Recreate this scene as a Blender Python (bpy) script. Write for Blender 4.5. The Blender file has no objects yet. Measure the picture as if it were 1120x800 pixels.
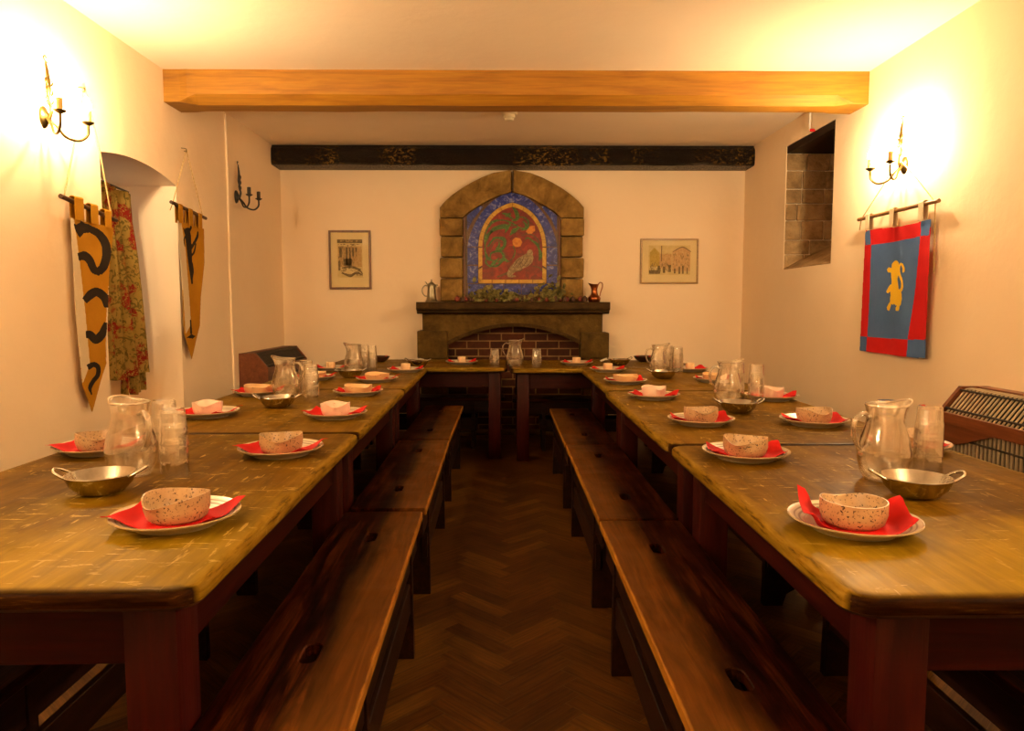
import bpy, bmesh, math, random
from mathutils import Vector, Matrix, noise as mnoise
random.seed(7)
PI = math.pi
sc = bpy.context.scene
C = sc.collection

# ------------------------------------------------------------------ camera
F, CX, CY, HZ, VX, EYE = 800.0, 560.0, 400.0, 335.0, 552.0, 1.24
PITCH = math.atan((CY - HZ) / F)
YAW = math.atan((CX - VX) / F)
cd = bpy.data.cameras.new('camera')
cam = bpy.data.objects.new('camera', cd)
C.objects.link(cam)
cam.location = (0, 0, EYE)
cam.rotation_euler = (PI / 2 - PITCH, 0, -YAW)
cd.sensor_width = 36
cd.lens = F / 1120 * 36
cd.clip_start = 0.02
sc.camera = cam


def at(u, v, ax, val):
    """the point of the room seen at (u, v) on the plane ax = val"""
    x = (u - CX) / F
    y = (CY - v) / F
    d = Vector((x, math.cos(PITCH) + y * math.sin(PITCH), -math.sin(PITCH) + y * math.cos(PITCH)))
    d = Matrix.Rotation(-YAW, 3, 'Z') @ d
    o = Vector((0, 0, EYE))
    i = 'xyz'.index(ax)
    return o + d * ((val - o[i]) / d[i])


# ------------------------------------------------------------------ objects
def tag(o, label=None, cat=None, group=None, kind=None):
    if label: o['label'] = label
    if cat: o['category'] = cat
    if group: o['group'] = group
    if kind: o['kind'] = kind
    return o


def thing(name, label, cat, loc=(0, 0, 0), rz=0.0, group=None):
    o = bpy.data.objects.new(name, None)
    C.objects.link(o)
    o.empty_display_size = 0.05
    o.location = loc
    o.rotation_euler = (0, 0, rz)
    return tag(o, label, cat, group)


def obj(name, bm, mats, parent=None, smooth=None, world=False, loc=None, rz=0.0):
    if world and parent is not None:
        p = parent
        off = Vector((0, 0, 0))
        while p is not None:
            off += p.location
            p = p.parent
        bmesh.ops.translate(bm, verts=bm.verts, vec=-off)
    elif world and loc is not None:
        bmesh.ops.translate(bm, verts=bm.verts, vec=-Vector(loc))
    me = bpy.data.meshes.new(name)
    bmesh.ops.recalc_face_normals(bm, faces=bm.faces)
    if smooth is not None:
        ca = math.radians(smooth)
        for f in bm.faces: f.smooth = True
        for e in bm.edges:
            if len(e.link_faces) == 2 and e.calc_face_angle(0) > ca: e.smooth = False
    bm.to_mesh(me)
    bm.free()
    for m in (mats if isinstance(mats, (list, tuple)) else [mats]):
        me.materials.append(m)
    o = bpy.data.objects.new(name, me)
    C.objects.link(o)
    if parent is not None: o.parent = parent
    if loc is not None: o.location = loc
    o.rotation_euler = (0, 0, rz)
    return o


def dup(root, loc, rz=0.0, label=None, group=None, mat=None):
    r = root.copy()
    C.objects.link(r)
    r.location = loc
    r.rotation_euler = (0, 0, rz)
    if label: r['label'] = label
    if group: r['group'] = group
    for ch in list(root.children):
        c = ch.copy(); C.objects.link(c); c.parent = r
        for g in list(ch.children):
            d = g.copy(); C.objects.link(d); d.parent = c
    return r


# ------------------------------------------------------------------ mesh helpers
def add_box(bm, lo, hi, bev=0.0, seg=2, mat=0):
    r = bmesh.ops.create_cube(bm, size=1.0)
    vs = r['verts']
    for v in vs:
        v.co = Vector([lo[i] + (v.co[i] + 0.5) * (hi[i] - lo[i]) for i in range(3)])
    fs = list({f for v in vs for f in v.link_faces})
    for f in fs: f.material_index = mat
    if bev > 0:
        es = list({e for v in vs for e in v.link_edges})
        bmesh.ops.bevel(bm, geom=es, offset=bev, segments=seg, affect='EDGES', profile=0.5)
    return vs


def box(lo, hi, bev=0.0, seg=2):
    bm = bmesh.new(); add_box(bm, lo, hi, bev, seg); return bm


def add_lathe(bm, prof, n=32, c=(0, 0, 0), fn=None, mat=0, closed=False):
    """prof: list of (r, z)"""
    rings = []
    for (r, z) in prof:
        if r < 1e-6:
            rings.append([bm.verts.new((c[0], c[1], c[2] + z))])
        else:
            ring = []
            for k in range(n):
                a = 2 * PI * k / n
                x, y, zz = r * math.cos(a), r * math.sin(a), z
                if fn: x, y, zz = fn(r, z, a)
                ring.append(bm.verts.new((c[0] + x, c[1] + y, c[2] + zz)))
            rings.append(ring)
    seq = list(zip(rings, rings[1:]))
    if closed: seq.append((rings[-1], rings[0]))
    for A, B in seq:
        for k in range(n):
            k2 = (k + 1) % n
            if len(A) == 1 and len(B) == 1: continue
            if len(A) == 1: f = bm.faces.new((A[0], B[k], B[k2]))
            elif len(B) == 1: f = bm.faces.new((A[k], A[k2], B[0]))
            else: f = bm.faces.new((A[k], A[k2], B[k2], B[k]))
            f.material_index = mat
    return rings


def lathe(prof, n=32, c=(0, 0, 0), fn=None, closed=False):
    bm = bmesh.new(); add_lathe(bm, prof, n, c, fn, 0, closed); return bm


def catmull(pts, n=8):
    pts = [Vector(p) for p in pts]
    out = []
    P = [pts[0] * 2 - pts[1]] + pts + [pts[-1] * 2 - pts[-2]]
    for i in range(1, len(P) - 2):
        p0, p1, p2, p3 = P[i - 1], P[i], P[i + 1], P[i + 2]
        for k in range(n):
            t = k / n
            out.append(0.5 * ((2 * p1) + (p2 - p0) * t + (2 * p0 - 5 * p1 + 4 * p2 - p3) * t * t + (3 * p1 - p0 - 3 * p2 + p3) * t ** 3))
    out.append(pts[-1])
    return out


def add_tube(bm, pts, r, n=8, smoothn=0, cap=True, closed=False, flat=None):
    """r number or list; flat=(a,b) scales the section"""
    if smoothn: 
        m = len(pts)
        rr = r if isinstance(r, (list, tuple)) else None
        pts2 = catmull(pts, smoothn)
        if rr:
            r = []
            for i in range(len(pts2)):
                t = i / smoothn
                a = min(int(t), m - 2); f = t - a
                r.append(rr[a] * (1 - f) + rr[a + 1] * f)
        pts = pts2
    pts = [Vector(p) for p in pts]
    N = len(pts)
    rs = r if isinstance(r, (list, tuple)) else [r] * N
    rings = []
    up = None
    for i, p in enumerate(pts):
        if closed: t = pts[(i + 1) % N] - pts[(i - 1) % N]
        elif i == 0: t = pts[1] - pts[0]
        elif i == N - 1: t = pts[-1] - pts[-2]
        else: t = pts[i + 1] - pts[i - 1]
        t.normalize()
        if up is None:
            up = Vector((0, 0, 1)) if abs(t.z) < 0.9 else Vector((1, 0, 0))
        a = t.cross(up)
        if a.length < 1e-5: a = t.cross(Vector((0.3, 0.9, 0.1)))
        a.normalize(); b = a.cross(t).normalized()
        up = b
        fa, fb = flat if flat else (1, 1)
        rings.append([bm.verts.new(p + (a * math.cos(2 * PI * k / n) * fa + b * math.sin(2 * PI * k / n) * fb) * rs[i]) for k in range(n)])
    seq = list(zip(rings, rings[1:]))
    if closed: seq.append((rings[-1], rings[0]))
    for A, B in seq:
        for k in range(n):
            bm.faces.new((A[k], A[(k + 1) % n], B[(k + 1) % n], B[k]))
    if cap and not closed:
        bm.faces.new(rings[0][::-1]); bm.faces.new(rings[-1])


def tube(pts, r, n=8, smoothn=0, cap=True, closed=False, flat=None):
    bm = bmesh.new(); add_tube(bm, pts, r, n, smoothn, cap, closed, flat); return bm


def thicken(bm, t):
    """give an open sheet a thickness t along its normals"""
    bm.normal_update()
    vs = list(bm.verts); fs = list(bm.faces)
    rim = [e for e in bm.edges if len(e.link_faces) == 1]
    cp = {v: bm.verts.new(v.co - v.normal * t) for v in vs}
    for f in fs: bm.faces.new([cp[v] for v in reversed(f.verts)])
    for e in rim:
        a, b = e.verts
        try: bm.faces.new((a, b, cp[b], cp[a]))
        except ValueError: pass


def add_slab(bm, pts, off, mat=0):
    """closed polygon of 3-D points extruded by the vector off"""
    vs = [bm.verts.new(p) for p in pts]
    f = bm.faces.new(vs)
    r = bmesh.ops.extrude_face_region(bm, geom=[f])
    nv = [g for g in r['geom'] if isinstance(g, bmesh.types.BMVert)]
    bmesh.ops.translate(bm, verts=nv, vec=Vector(off))
    for v in vs + nv:
        for g in v.link_faces: g.material_index = mat


def slab(pts, off):
    bm = bmesh.new(); add_slab(bm, pts, off); return bm


def add_holed(bm, outer, holes, off):
    """flat outline with holes, extruded by off"""
    es = []
    for loop in [outer] + holes:
        vs = [bm.verts.new(p) for p in loop]
        for a, b in zip(vs, vs[1:] + vs[:1]): es.append(bm.edges.new((a, b)))
    r = bmesh.ops.triangle_fill(bm, use_beauty=True, use_dissolve=False, edges=es)
    fs = [g for g in r['geom'] if isinstance(g, bmesh.types.BMFace)]
    r = bmesh.ops.extrude_face_region(bm, geom=fs)
    nv = [g for g in r['geom'] if isinstance(g, bmesh.types.BMVert)]
    bmesh.ops.translate(bm, verts=nv, vec=Vector(off))


def stroke(pts, ws, n=6):
    """2-D outline polygon of a brush stroke"""
    m = len(pts)
    P = [p.to_2d() for p in catmull([(p[0], p[1], 0) for p in pts], n)]
    L, R = [], []
    for i, p in enumerate(P):
        t = (P[min(i + 1, len(P) - 1)] - P[max(i - 1, 0)])
        if t.length < 1e-9: t = Vector((1, 0))
        t.normalize()
        q = Vector((-t.y, t.x))
        s = i / n; a = min(int(s), m - 2); f = s - a
        w = ws[a] * (1 - f) + ws[a + 1] * f
        L.append(p + q * w / 2); R.append(p - q * w / 2)
    return [tuple(p) for p in L + R[::-1]]


def inside(p, poly):
    x, y = p; c = False
    j = len(poly) - 1
    for i in range(len(poly)):
        xi, yi = poly[i][0], poly[i][1]; xj, yj = poly[j][0], poly[j][1]
        if (yi > y) != (yj > y) and x < (xj - xi) * (y - yi) / (yj - yi + 1e-12) + xi: c = not c
        j = i
    return c


# ------------------------------------------------------------------ materials
class NT:
    def __init__(s, name):
        s.m = bpy.data.materials.new(name); s.m.use_nodes = True
        s.t = s.m.node_tree; s.n = s.t.nodes; s.l = s.t.links
        s.b = s.n['Principled BSDF']; s.out = s.n['Material Output']

    def node(s, typ, **kw):
        n = s.n.new(typ)
        for k, v in kw.items(): setattr(n, k, v)
        return n

    def link(s, a, b): s.l.new(a, b)

    def coords(s, rand=True):
        tc = s.node('ShaderNodeTexCoord')
        if not rand: return tc.outputs['Object']
        oi = s.node('ShaderNodeObjectInfo')
        mu = s.node('ShaderNodeMath', operation='MULTIPLY'); mu.inputs[1].default_value = 37.0
        s.link(oi.outputs['Random'], mu.inputs[0])
        ad = s.node('ShaderNodeVectorMath', operation='ADD')
        s.link(tc.outputs['Object'], ad.inputs[0]); s.link(mu.outputs[0], ad.inputs[1])
        return ad.outputs[0]

    def map(s, vec, scale=(1, 1, 1), rot=(0, 0, 0)):
        mp = s.node('ShaderNodeMapping')
        mp.inputs['Scale'].default_value = scale; mp.inputs['Rotation'].default_value = rot
        s.link(vec, mp.inputs['Vector']); return mp.outputs[0]

    def noise(s, vec, scale, detail=4, rough=0.55, dist=0.0):
        n = s.node('ShaderNodeTexNoise')
        n.inputs['Scale'].default_value = scale; n.inputs['Detail'].default_value = detail
        n.inputs['Roughness'].default_value = rough; n.inputs['Distortion'].default_value = dist
        s.link(vec, n.inputs['Vector']); return n.outputs['Fac']

    def ramp(s, fac, stops, mode='LINEAR'):
        r = s.node('ShaderNodeValToRGB'); cr = r.color_ramp; cr.interpolation = mode
        while len(cr.elements) < len(stops): cr.elements.new(0.5)
        for e, (p, c) in zip(cr.elements, stops):
            e.position = p
            e.color = (c, c, c, 1) if isinstance(c, (int, float)) else tuple(c) + (1,)
        s.link(fac, r.inputs['Fac']); return r.outputs['Color']

    def mix(s, f, a, b, mode='MIX'):
        m = s.node('ShaderNodeMix', data_type='RGBA', blend_type=mode)
        for sock, v in ((m.inputs['Factor'], f), (m.inputs[6], a), (m.inputs[7], b)):
            if hasattr(v, 'links'): s.link(v, sock)
            elif sock.type == 'VALUE': sock.default_value = v
            else: sock.default_value = (v, v, v, 1) if isinstance(v, (int, float)) else tuple(v) + (1,)
        return m.outputs[2]

    def math(s, op, a, b=0.0):
        m = s.node('ShaderNodeMath', operation=op)
        for i, v in enumerate((a, b)):
            if hasattr(v, 'links'): s.link(v, m.inputs[i])
            else: m.inputs[i].default_value = v
        return m.outputs[0]

    def bump(s, h, strength=0.2, dist=0.01):
        b = s.node('ShaderNodeBump'); b.inputs['Strength'].default_value = strength
        b.inputs['Distance'].default_value = dist
        s.link(h, b.inputs['Height']); s.link(b.outputs[0], s.b.inputs['Normal'])

    def col(s, v):
        if hasattr(v, 'links'): s.link(v, s.b.inputs['Base Color'])
        else: s.b.inputs['Base Color'].default_value = tuple(v) + (1,)

    def set(s, rough=None, metal=None, spec=None, coat=None):
        if rough is not None:
            if hasattr(rough, 'links'): s.link(rough, s.b.inputs['Roughness'])
            else: s.b.inputs['Roughness'].default_value = rough
        if metal is not None: s.b.inputs['Metallic'].default_value = metal
        if spec is not None: s.b.inputs['Specular IOR Level'].default_value = spec
        if coat is not None: s.b.inputs['Coat Weight'].default_value = coat
        return s.m


def speckle(name, a, b, scale=8, rough=0.6, bump=0.15, metal=0.0, dist=0.004, lo=0.35, hi=0.65, spec=0.5, detail=4):
    t = NT(name); v = t.coords()
    n = t.noise(v, scale, detail)
    t.col(t.ramp(n, [(lo, a), (hi, b)]))
    if bump: t.bump(t.noise(v, scale * 4, 3), bump, dist)
    return t.set(rough, metal, spec)


def wood(name, dark, mid, light, rough=0.45, axis=1, scale=1.0, bump=0.15, spec=0.5):
    t = NT(name); v = t.coords()
    sx = [14, 14, 14]; sx[axis] = 1.1
    g = t.noise(t.map(v, [q * scale for q in sx]), 2.2, 6, 0.65, 0.6)
    sx2 = [90, 90, 90]; sx2[axis] = 4
    f = t.noise(t.map(v, [q * scale for q in sx2]), 1.5, 2)
    c = t.ramp(g, [(0.28, dark), (0.5, mid), (0.72, light)])
    c = t.mix(0.35, c, t.ramp(f, [(0.3, 0.35), (0.7, 1.0)]), 'MULTIPLY')
    t.col(c); t.bump(f, bump, 0.003)
    return t.set(rough, 0, spec)


def plaster(name, a, b):
    t = NT(name); v = t.coords(False)
    n1 = t.noise(v, 1.3, 5, 0.6)
    t.col(t.ramp(n1, [(0.3, a), (0.7, b)]))
    n2 = t.noise(v, 6.0, 6, 0.6)
    t.bump(n2, 0.35, 0.012)
    return t.set(0.85, 0, 0.2)


M = {}
M['plaster'] = plaster('wall_plaster', (0.87, 0.70, 0.485), (0.91, 0.745, 0.53))
M['ceiling'] = plaster('ceiling_plaster', (0.88, 0.755, 0.58), (0.91, 0.79, 0.62))


def floor_material():
    t = NT('herringbone_oak'); v = t.coords(False)
    a = t.node('ShaderNodeAttribute', attribute_name='plank')
    sep = t.node('ShaderNodeSeparateColor'); t.link(a.outputs['Color'], sep.inputs[0])
    uv = t.node('ShaderNodeAttribute', attribute_name='grain')
    g = t.noise(t.map(uv.outputs['Vector'], (3, 60, 1)), 1.6, 5, 0.6, 0.4)
    c = t.ramp(sep.outputs[0], [(0.0, (0.062, 0.0215, 0.0023)), (0.6, (0.088, 0.0330, 0.0036)), (1.0, (0.140, 0.060, 0.0072))])
    c = t.mix(0.75, c, t.ramp(g, [(0.32, 0.3), (0.68, 1.4)]), 'MULTIPLY')
    w = t.noise(v, 3.0, 4)
    t.col(t.mix(0.5, c, t.ramp(w, [(0.35, 0.5), (0.65, 1.1)]), 'MULTIPLY'))
    t.bump(g, 0.12, 0.002)
    return t.set(0.5, 0, 0.12)


M['floor'] = floor_material()


def tabletop_material(name, tone, gold_end):
    t = NT(name); v = t.coords()
    g = t.noise(t.map(v, (10, 0.9, 10)), 2.0, 6, 0.62, 0.5)
    c = t.ramp(g, [(0.22, (0.055, 0.024, 0.0010)), (0.5, (0.128 * tone, 0.061 * tone, 0.0014)), (0.78, (0.19, 0.102, 0.007))])
    if gold_end:
        # the near end turns from brown to gold along a noisy border
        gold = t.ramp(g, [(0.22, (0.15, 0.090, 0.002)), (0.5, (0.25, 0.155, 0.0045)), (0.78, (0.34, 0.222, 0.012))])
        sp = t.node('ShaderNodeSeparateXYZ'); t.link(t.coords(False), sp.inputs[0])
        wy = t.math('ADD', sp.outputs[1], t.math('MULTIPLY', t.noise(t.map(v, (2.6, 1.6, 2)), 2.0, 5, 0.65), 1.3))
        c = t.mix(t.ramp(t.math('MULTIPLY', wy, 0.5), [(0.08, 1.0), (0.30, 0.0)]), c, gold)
    f = t.noise(t.map(v, (110, 4, 50)), 1.2, 2)
    c = t.mix(0.3, c, t.ramp(f, [(0.3, 0.55), (0.7, 1.05)]), 'MULTIPLY')
    c = t.mix(0.6, c, t.ramp(t.noise(t.map(v, (2.2, 1.1, 2)), 1.6, 4, 0.6), [(0.32, 0.5), (0.62, 1.15)]), 'MULTIPLY')
    # worn flecks, running mostly across the boards
    s1 = t.noise(t.map(v, (13, 62, 20), (0, 0, 0.35)), 1.0, 4, 0.68)
    s2 = t.noise(t.map(v, (70, 11, 20), (0, 0, -0.25)), 1.0, 3, 0.6)
    patch = t.ramp(t.noise(v, 2.6, 3), [(0.36, 0.0), (0.58, 1.0)])
    s1 = t.math('MULTIPLY', t.ramp(s1, [(0.61 if gold_end else 0.585, 0.0), (0.65 if gold_end else 0.63, 1.0)]), patch)
    s2 = t.math('MULTIPLY', t.ramp(s2, [(0.64, 0.0), (0.69, 1.0)]), patch)
    s = t.math('MINIMUM', t.math('ADD', s1, s2), 0.85)
    c = t.mix(s, c, (0.44, 0.31, 0.085))
    # plank seams
    e = t.node('ShaderNodeAttribute', attribute_name='edge')
    ch = t.noise(t.map(v, (34, 5, 60)), 1.6, 5, 0.65)
    worn = t.ramp(ch, [(0.36, (0.030, 0.013, 0.002)), (0.45, (0.17, 0.095, 0.006)), (0.66, (0.29, 0.18, 0.022))])
    c = t.mix(t.math('MULTIPLY', e.outputs['Fac'], 0.85), c, worn)
    e2 = t.node('ShaderNodeAttribute', attribute_name='end_edge')
    c = t.mix(e2.outputs['Fac'], c, t.ramp(t.noise(t.map(v, (5, 30, 60)), 2, 5, 0.65), [(0.4, (0.010, 0.0028, 0.0005)), (0.62, (0.030, 0.010, 0.0012)), (0.74, (0.15, 0.085, 0.012))]))
    t.col(c)
    h = t.math('ADD', t.math('MULTIPLY', f, 0.5), t.math('MULTIPLY', s, -0.6))
    t.bump(h, 0.12, 0.003)
    return t.set(t.ramp(t.noise(v, 5, 3), [(0.3, 0.34), (0.7, 0.52)]), 0, 0.03)


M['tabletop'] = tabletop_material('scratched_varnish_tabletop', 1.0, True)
M['tabletop_dark'] = tabletop_material('scratched_dark_varnish_tabletop', 1.1, False)
M['table_edge'] = wood('worn_dark_table_edge', (0.014, 0.004, 0.0008), (0.038, 0.012, 0.002), (0.10, 0.045, 0.007), 0.5, 0, 1.4)
M['table_leg'] = wood('red_brown_stained_wood', (0.017, 0.0007, 0.0002), (0.028, 0.0013, 0.0004), (0.046, 0.0035, 0.0008), 0.45, 2, spec=0.15)
M['table_apron'] = wood('red_brown_stained_board', (0.013, 0.0006, 0.0002), (0.022, 0.0011, 0.0003), (0.037, 0.0028, 0.0007), 0.45, 1, spec=0.15)
M['table_apron_x'] = wood('red_brown_stained_end_board', (0.013, 0.0006, 0.0002), (0.022, 0.0011, 0.0003), (0.037, 0.0028, 0.0007), 0.45, 0, spec=0.15)


def bench_material():
    t = NT('dark_polished_bench_wood'); v = t.coords(); o = t.coords(False)
    g = t.noise(t.map(v, (9, 0.8, 9)), 2.6, 6, 0.65, 1.2)
    c = t.ramp(g, [(0.36, (0.003, 0.0004, 0.0001)), (0.50, (0.015, 0.0018, 0.0004)), (0.64, (0.050, 0.0115, 0.0016))])
    f = t.noise(t.map(v, (120, 5, 50)), 1.2, 2)
    c = t.mix(0.8, c, t.ramp(f, [(0.36, 0.25), (0.62, 1.35)]), 'MULTIPLY')
    sep = t.node('ShaderNodeSeparateXYZ'); t.link(o, sep.inputs[0])
    ax = sep.outputs[0]
    # one long half of the plank has a lighter tone
    half = t.ramp(t.math('ADD', ax, t.math('MULTIPLY', t.noise(t.map(v, (6, 1.2, 6)), 2, 3), 0.12)), [(0.055, 0.0), (0.13, 1.0)])
    c = t.mix(t.math('MULTIPLY', half, 0.6), c, t.mix(0.6, (0.165, 0.062, 0.0085), t.ramp(g, [(0.36, 0.3), (0.64, 1.1)]), 'MULTIPLY'))
    edge = t.ramp(t.math('ADD', ax, t.math('MULTIPLY', t.noise(v, 14, 3), 0.012)), [(0.1495, 0.0), (0.1555, 1.0)])
    c = t.mix(t.math('MULTIPLY', edge, 0.85), c, (0.36, 0.155, 0.018))
    t.col(c); t.bump(f, 0.12, 0.003)
    return t.set(t.ramp(t.noise(v, 6, 3), [(0.3, 0.36), (0.7, 0.55)]), 0, 0.05)


M['bench'] = bench_material()
M['bench_side'] = wood('black_brown_bench_board', (0.006, 0.0018, 0.0006), (0.014, 0.0036, 0.0009), (0.028, 0.008, 0.0018), 0.5, 1, spec=0.15)
M['oak_beam'] = wood('golden_oak_beam', (0.24, 0.092, 0.002), (0.36, 0.155, 0.004), (0.43, 0.20, 0.008), 0.6, 0, 0.7)


def dark_beam_material():
    t = NT('black_gloss_painted_beam'); v = t.coords()
    n = t.noise(t.map(v, (1.4, 6, 10)), 5, 8, 0.72)
    c = t.ramp(n, [(0.40, (0.004, 0.0012, 0.0006)), (0.60, (0.014, 0.0045, 0.0015))])
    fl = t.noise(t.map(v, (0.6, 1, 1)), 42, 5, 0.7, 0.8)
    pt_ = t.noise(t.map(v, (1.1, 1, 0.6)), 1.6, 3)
    c = t.mix(t.math('MULTIPLY', t.ramp(fl, [(0.52, 0.0), (0.60, 1.0)]), t.ramp(pt_, [(0.46, 0.0), (0.62, 1.0)])), c, (0.30, 0.17, 0.03))  # gold flecks painted in as glints of lamp light on the gloss
    t.col(c)
    t.bump(t.noise(t.map(v, (.6, 1, 1)), 60, 6, 0.7), 1.0, 0.03)
    return t.set(0.25, 0, 0.35)


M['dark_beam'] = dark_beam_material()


def stone(name, a, b, c):
    t = NT(name); v = t.coords()
    n = t.noise(v, 5, 8, 0.68, 0.4)
    n2 = t.noise(v, 28, 5, 0.6)
    t.col(t.mix(0.4, t.ramp(n, [(0.3, a), (0.5, b), (0.72, c)]), t.ramp(n2, [(0.3, 0.5), (0.7, 1.1)]), 'MULTIPLY'))
    t.bump(t.mix(0.5, n, n2), 0.9, 0.025)
    return t.set(0.85, 0, 0.2)


M['sandstone'] = stone('golden_sandstone', (0.10, 0.050, 0.010), (0.27, 0.155, 0.036), (0.44, 0.27, 0.080))
M['sandstone_dull'] = stone('olive_sandstone', (0.05, 0.025, 0.004), (0.10, 0.056, 0.009), (0.165, 0.098, 0.019))
M['mantel'] = stone('dark_mantel_stone', (0.026, 0.012, 0.0028), (0.055, 0.028, 0.006), (0.10, 0.054, 0.013))
M['reveal_stone'] = stone('weathered_reveal_stone', (0.16, 0.09, 0.035), (0.33, 0.205, 0.09), (0.50, 0.34, 0.17))
M['mortar'] = speckle('pale_mortar', (0.26, 0.17, 0.07), (0.36, 0.25, 0.11), 30, 0.9)
M['mortar_dark'] = speckle('dark_joint', (0.05, 0.03, 0.012), (0.10, 0.06, 0.025), 30, 0.9)


def brick_material():
    t = NT('sooty_brick'); tc = t.coords(False)
    sep = t.node('ShaderNodeSeparateXYZ'); t.link(tc, sep.inputs[0])
    cmb = t.node('ShaderNodeCombineXYZ'); t.link(sep.outputs[0], cmb.inputs[0]); t.link(sep.outputs[2], cmb.inputs[1])
    b = t.node('ShaderNodeTexBrick')
    b.inputs['Color1'].default_value = (0.085, 0.022, 0.008, 1); b.inputs['Color2'].default_value = (0.035, 0.012, 0.007, 1)
    b.inputs['Mortar'].default_value = (0.22, 0.13, 0.045, 1)
    b.inputs['Scale'].default_value = 1.0; b.inputs['Mortar Size'].default_value = 0.006
    b.inputs['Brick Width'].default_value = 0.225; b.inputs['Row Height'].default_value = 0.075
    t.link(cmb.outputs[0], b.inputs['Vector'])
    t.col(t.mix(0.4, b.outputs['Color'], t.ramp(t.noise(tc, 18, 4), [(0.3, 0.3), (0.7, 1.2)]), 'MULTIPLY'))
    t.bump(b.outputs['Fac'], -0.5, 0.01)
    return t.set(0.9, 0, 0.2)


M['brick'] = brick_material()


def plate_material():
    t = NT('cream_glazed_stoneware_with_rings'); o = t.coords(False)
    sep = t.node('ShaderNodeSeparateXYZ'); t.link(o, sep.inputs[0])
    r = t.math('SQRT', t.math('ADD', t.math('POWER', sep.outputs[0], 2.0), t.math('POWER', sep.outputs[1], 2.0)))
    cr = (0.62, 0.55, 0.42); br = (0.25, 0.17, 0.11)
    c = t.ramp(t.math('MULTIPLY', r, 5.0), [(0.0, cr), (0.50, cr), (0.505, (0.40, 0.31, 0.23)), (0.515, cr), (0.545, cr), (0.550, br), (0.568, br), (0.573, cr),
                                            (0.60, cr), (0.605, br), (0.617, br), (0.625, cr), (0.655, (0.70, 0.62, 0.46)), (0.672, (0.50, 0.38, 0.22))])
    t.col(t.mix(0.25, c, t.ramp(t.noise(t.coords(), 30, 3), [(0.3, 0.6), (0.7, 1.0)]), 'MULTIPLY'))
    return t.set(0.28, 0, 0.5)


M['plate'] = plate_material()


def glaze(name, base, base2, spk, amount=0.62, scale=85):
    t = NT(name); v = t.coords()
    c = t.ramp(t.noise(v, 14, 4), [(0.35, base), (0.65, base2)])
    n = t.noise(v, scale, 3, 0.6)
    c = t.mix(t.ramp(n, [(amount, 0.0), (amount + 0.04, 1.0)]), c, spk)
    t.col(c); t.bump(n, 0.1, 0.001)
    return t.set(0.38, 0, 0.45)


M['bowl_speckled'] = glaze('speckled_oatmeal_glaze', (0.40, 0.265, 0.135), (0.53, 0.37, 0.205), (0.06, 0.03, 0.012), 0.585, 170)
M['bowl_pink'] = glaze('pale_pink_glaze', (0.74, 0.55, 0.44), (0.80, 0.66, 0.55), (0.5, 0.33, 0.24), 0.66)
M['bowl_tan'] = glaze('tan_glaze', (0.58, 0.36, 0.16), (0.66, 0.44, 0.22), (0.30, 0.17, 0.07), 0.64)
M['cup_cream'] = glaze('cream_cup_glaze', (0.70, 0.50, 0.26), (0.76, 0.58, 0.33), (0.45, 0.30, 0.14), 0.68)
M['napkin'] = speckle('red_paper', (0.50, 0.006, 0.006), (0.60, 0.011, 0.009), 12, 0.75, 0.12, spec=0.2)
M['white_paper'] = speckle('white_paper', (0.74, 0.66, 0.52), (0.80, 0.72, 0.58), 20, 0.8, 0.1)
M['steel'] = speckle('brushed_steel', (0.50, 0.47, 0.43), (0.66, 0.63, 0.58), 30, 0.15, 0.08, 1.0, 0.001)
M['pewter'] = speckle('dull_pewter', (0.27, 0.23, 0.15), (0.40, 0.35, 0.24), 12, 0.4, 0.1, 1.0)
M['copper'] = speckle('brown_copper', (0.21, 0.062, 0.020), (0.34, 0.11, 0.035), 10, 0.3, 0.1, 1.0)
M['brass'] = speckle('aged_brass', (0.085, 0.055, 0.014), (0.16, 0.105, 0.032), 14, 0.36, 0.15, 1.0)
M['iron'] = speckle('black_iron', (0.012, 0.009, 0.007), (0.028, 0.02, 0.015), 20, 0.45, 0.2)
M['dark_bowl'] = speckle('dark_turned_wood', (0.035, 0.012, 0.005), (0.075, 0.026, 0.010), 12, 0.4, 0.1)


def glass_material(name, tint, ribs=0.0, g0=0.05, g1=0.8):
    """clear thin drinking glass: see-through with a sharp sheen that grows at grazing angles"""
    t = NT(name)
    tr = t.node('ShaderNodeBsdfTransparent'); tr.inputs[0].default_value = tuple(tint) + (1,)
    rg_ = t.node('ShaderNodeBsdfGlass'); rg_.inputs['Roughness'].default_value = 0.0; rg_.inputs['IOR'].default_value = 1.45
    rg_.inputs[0].default_value = (0.99, 0.985, 0.97, 1)
    m0 = t.node('ShaderNodeMixShader'); m0.inputs[0].default_value = ribs
    t.link(tr.outputs[0], m0.inputs[1]); t.link(rg_.outputs[0], m0.inputs[2])
    gl = t.node('ShaderNodeBsdfGlossy'); gl.inputs['Roughness'].default_value = 0.03; gl.inputs[0].default_value = (1, 0.98, 0.94, 1)
    lw = t.node('ShaderNodeLayerWeight'); lw.inputs['Blend'].default_value = 0.5
    v = t.coords()
    b = t.node('ShaderNodeBump'); b.inputs['Strength'].default_value = 0.15; b.inputs['Distance'].default_value = 0.004
    t.link(t.noise(v, 25, 2), b.inputs['Height'])
    t.link(b.outputs[0], gl.inputs['Normal'])
    f = t.math('MINIMUM', t.math('ADD', t.math('MULTIPLY', t.math('POWER', lw.outputs['Facing'], 1.6), g1), g0), 0.85)
    mx = t.node('ShaderNodeMixShader')
    t.link(f, mx.inputs[0]); t.link(m0.outputs[0], mx.inputs[1]); t.link(gl.outputs[0], mx.inputs[2])
    t.link(mx.outputs[0], t.out.inputs['Surface'])
    return t.m


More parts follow.
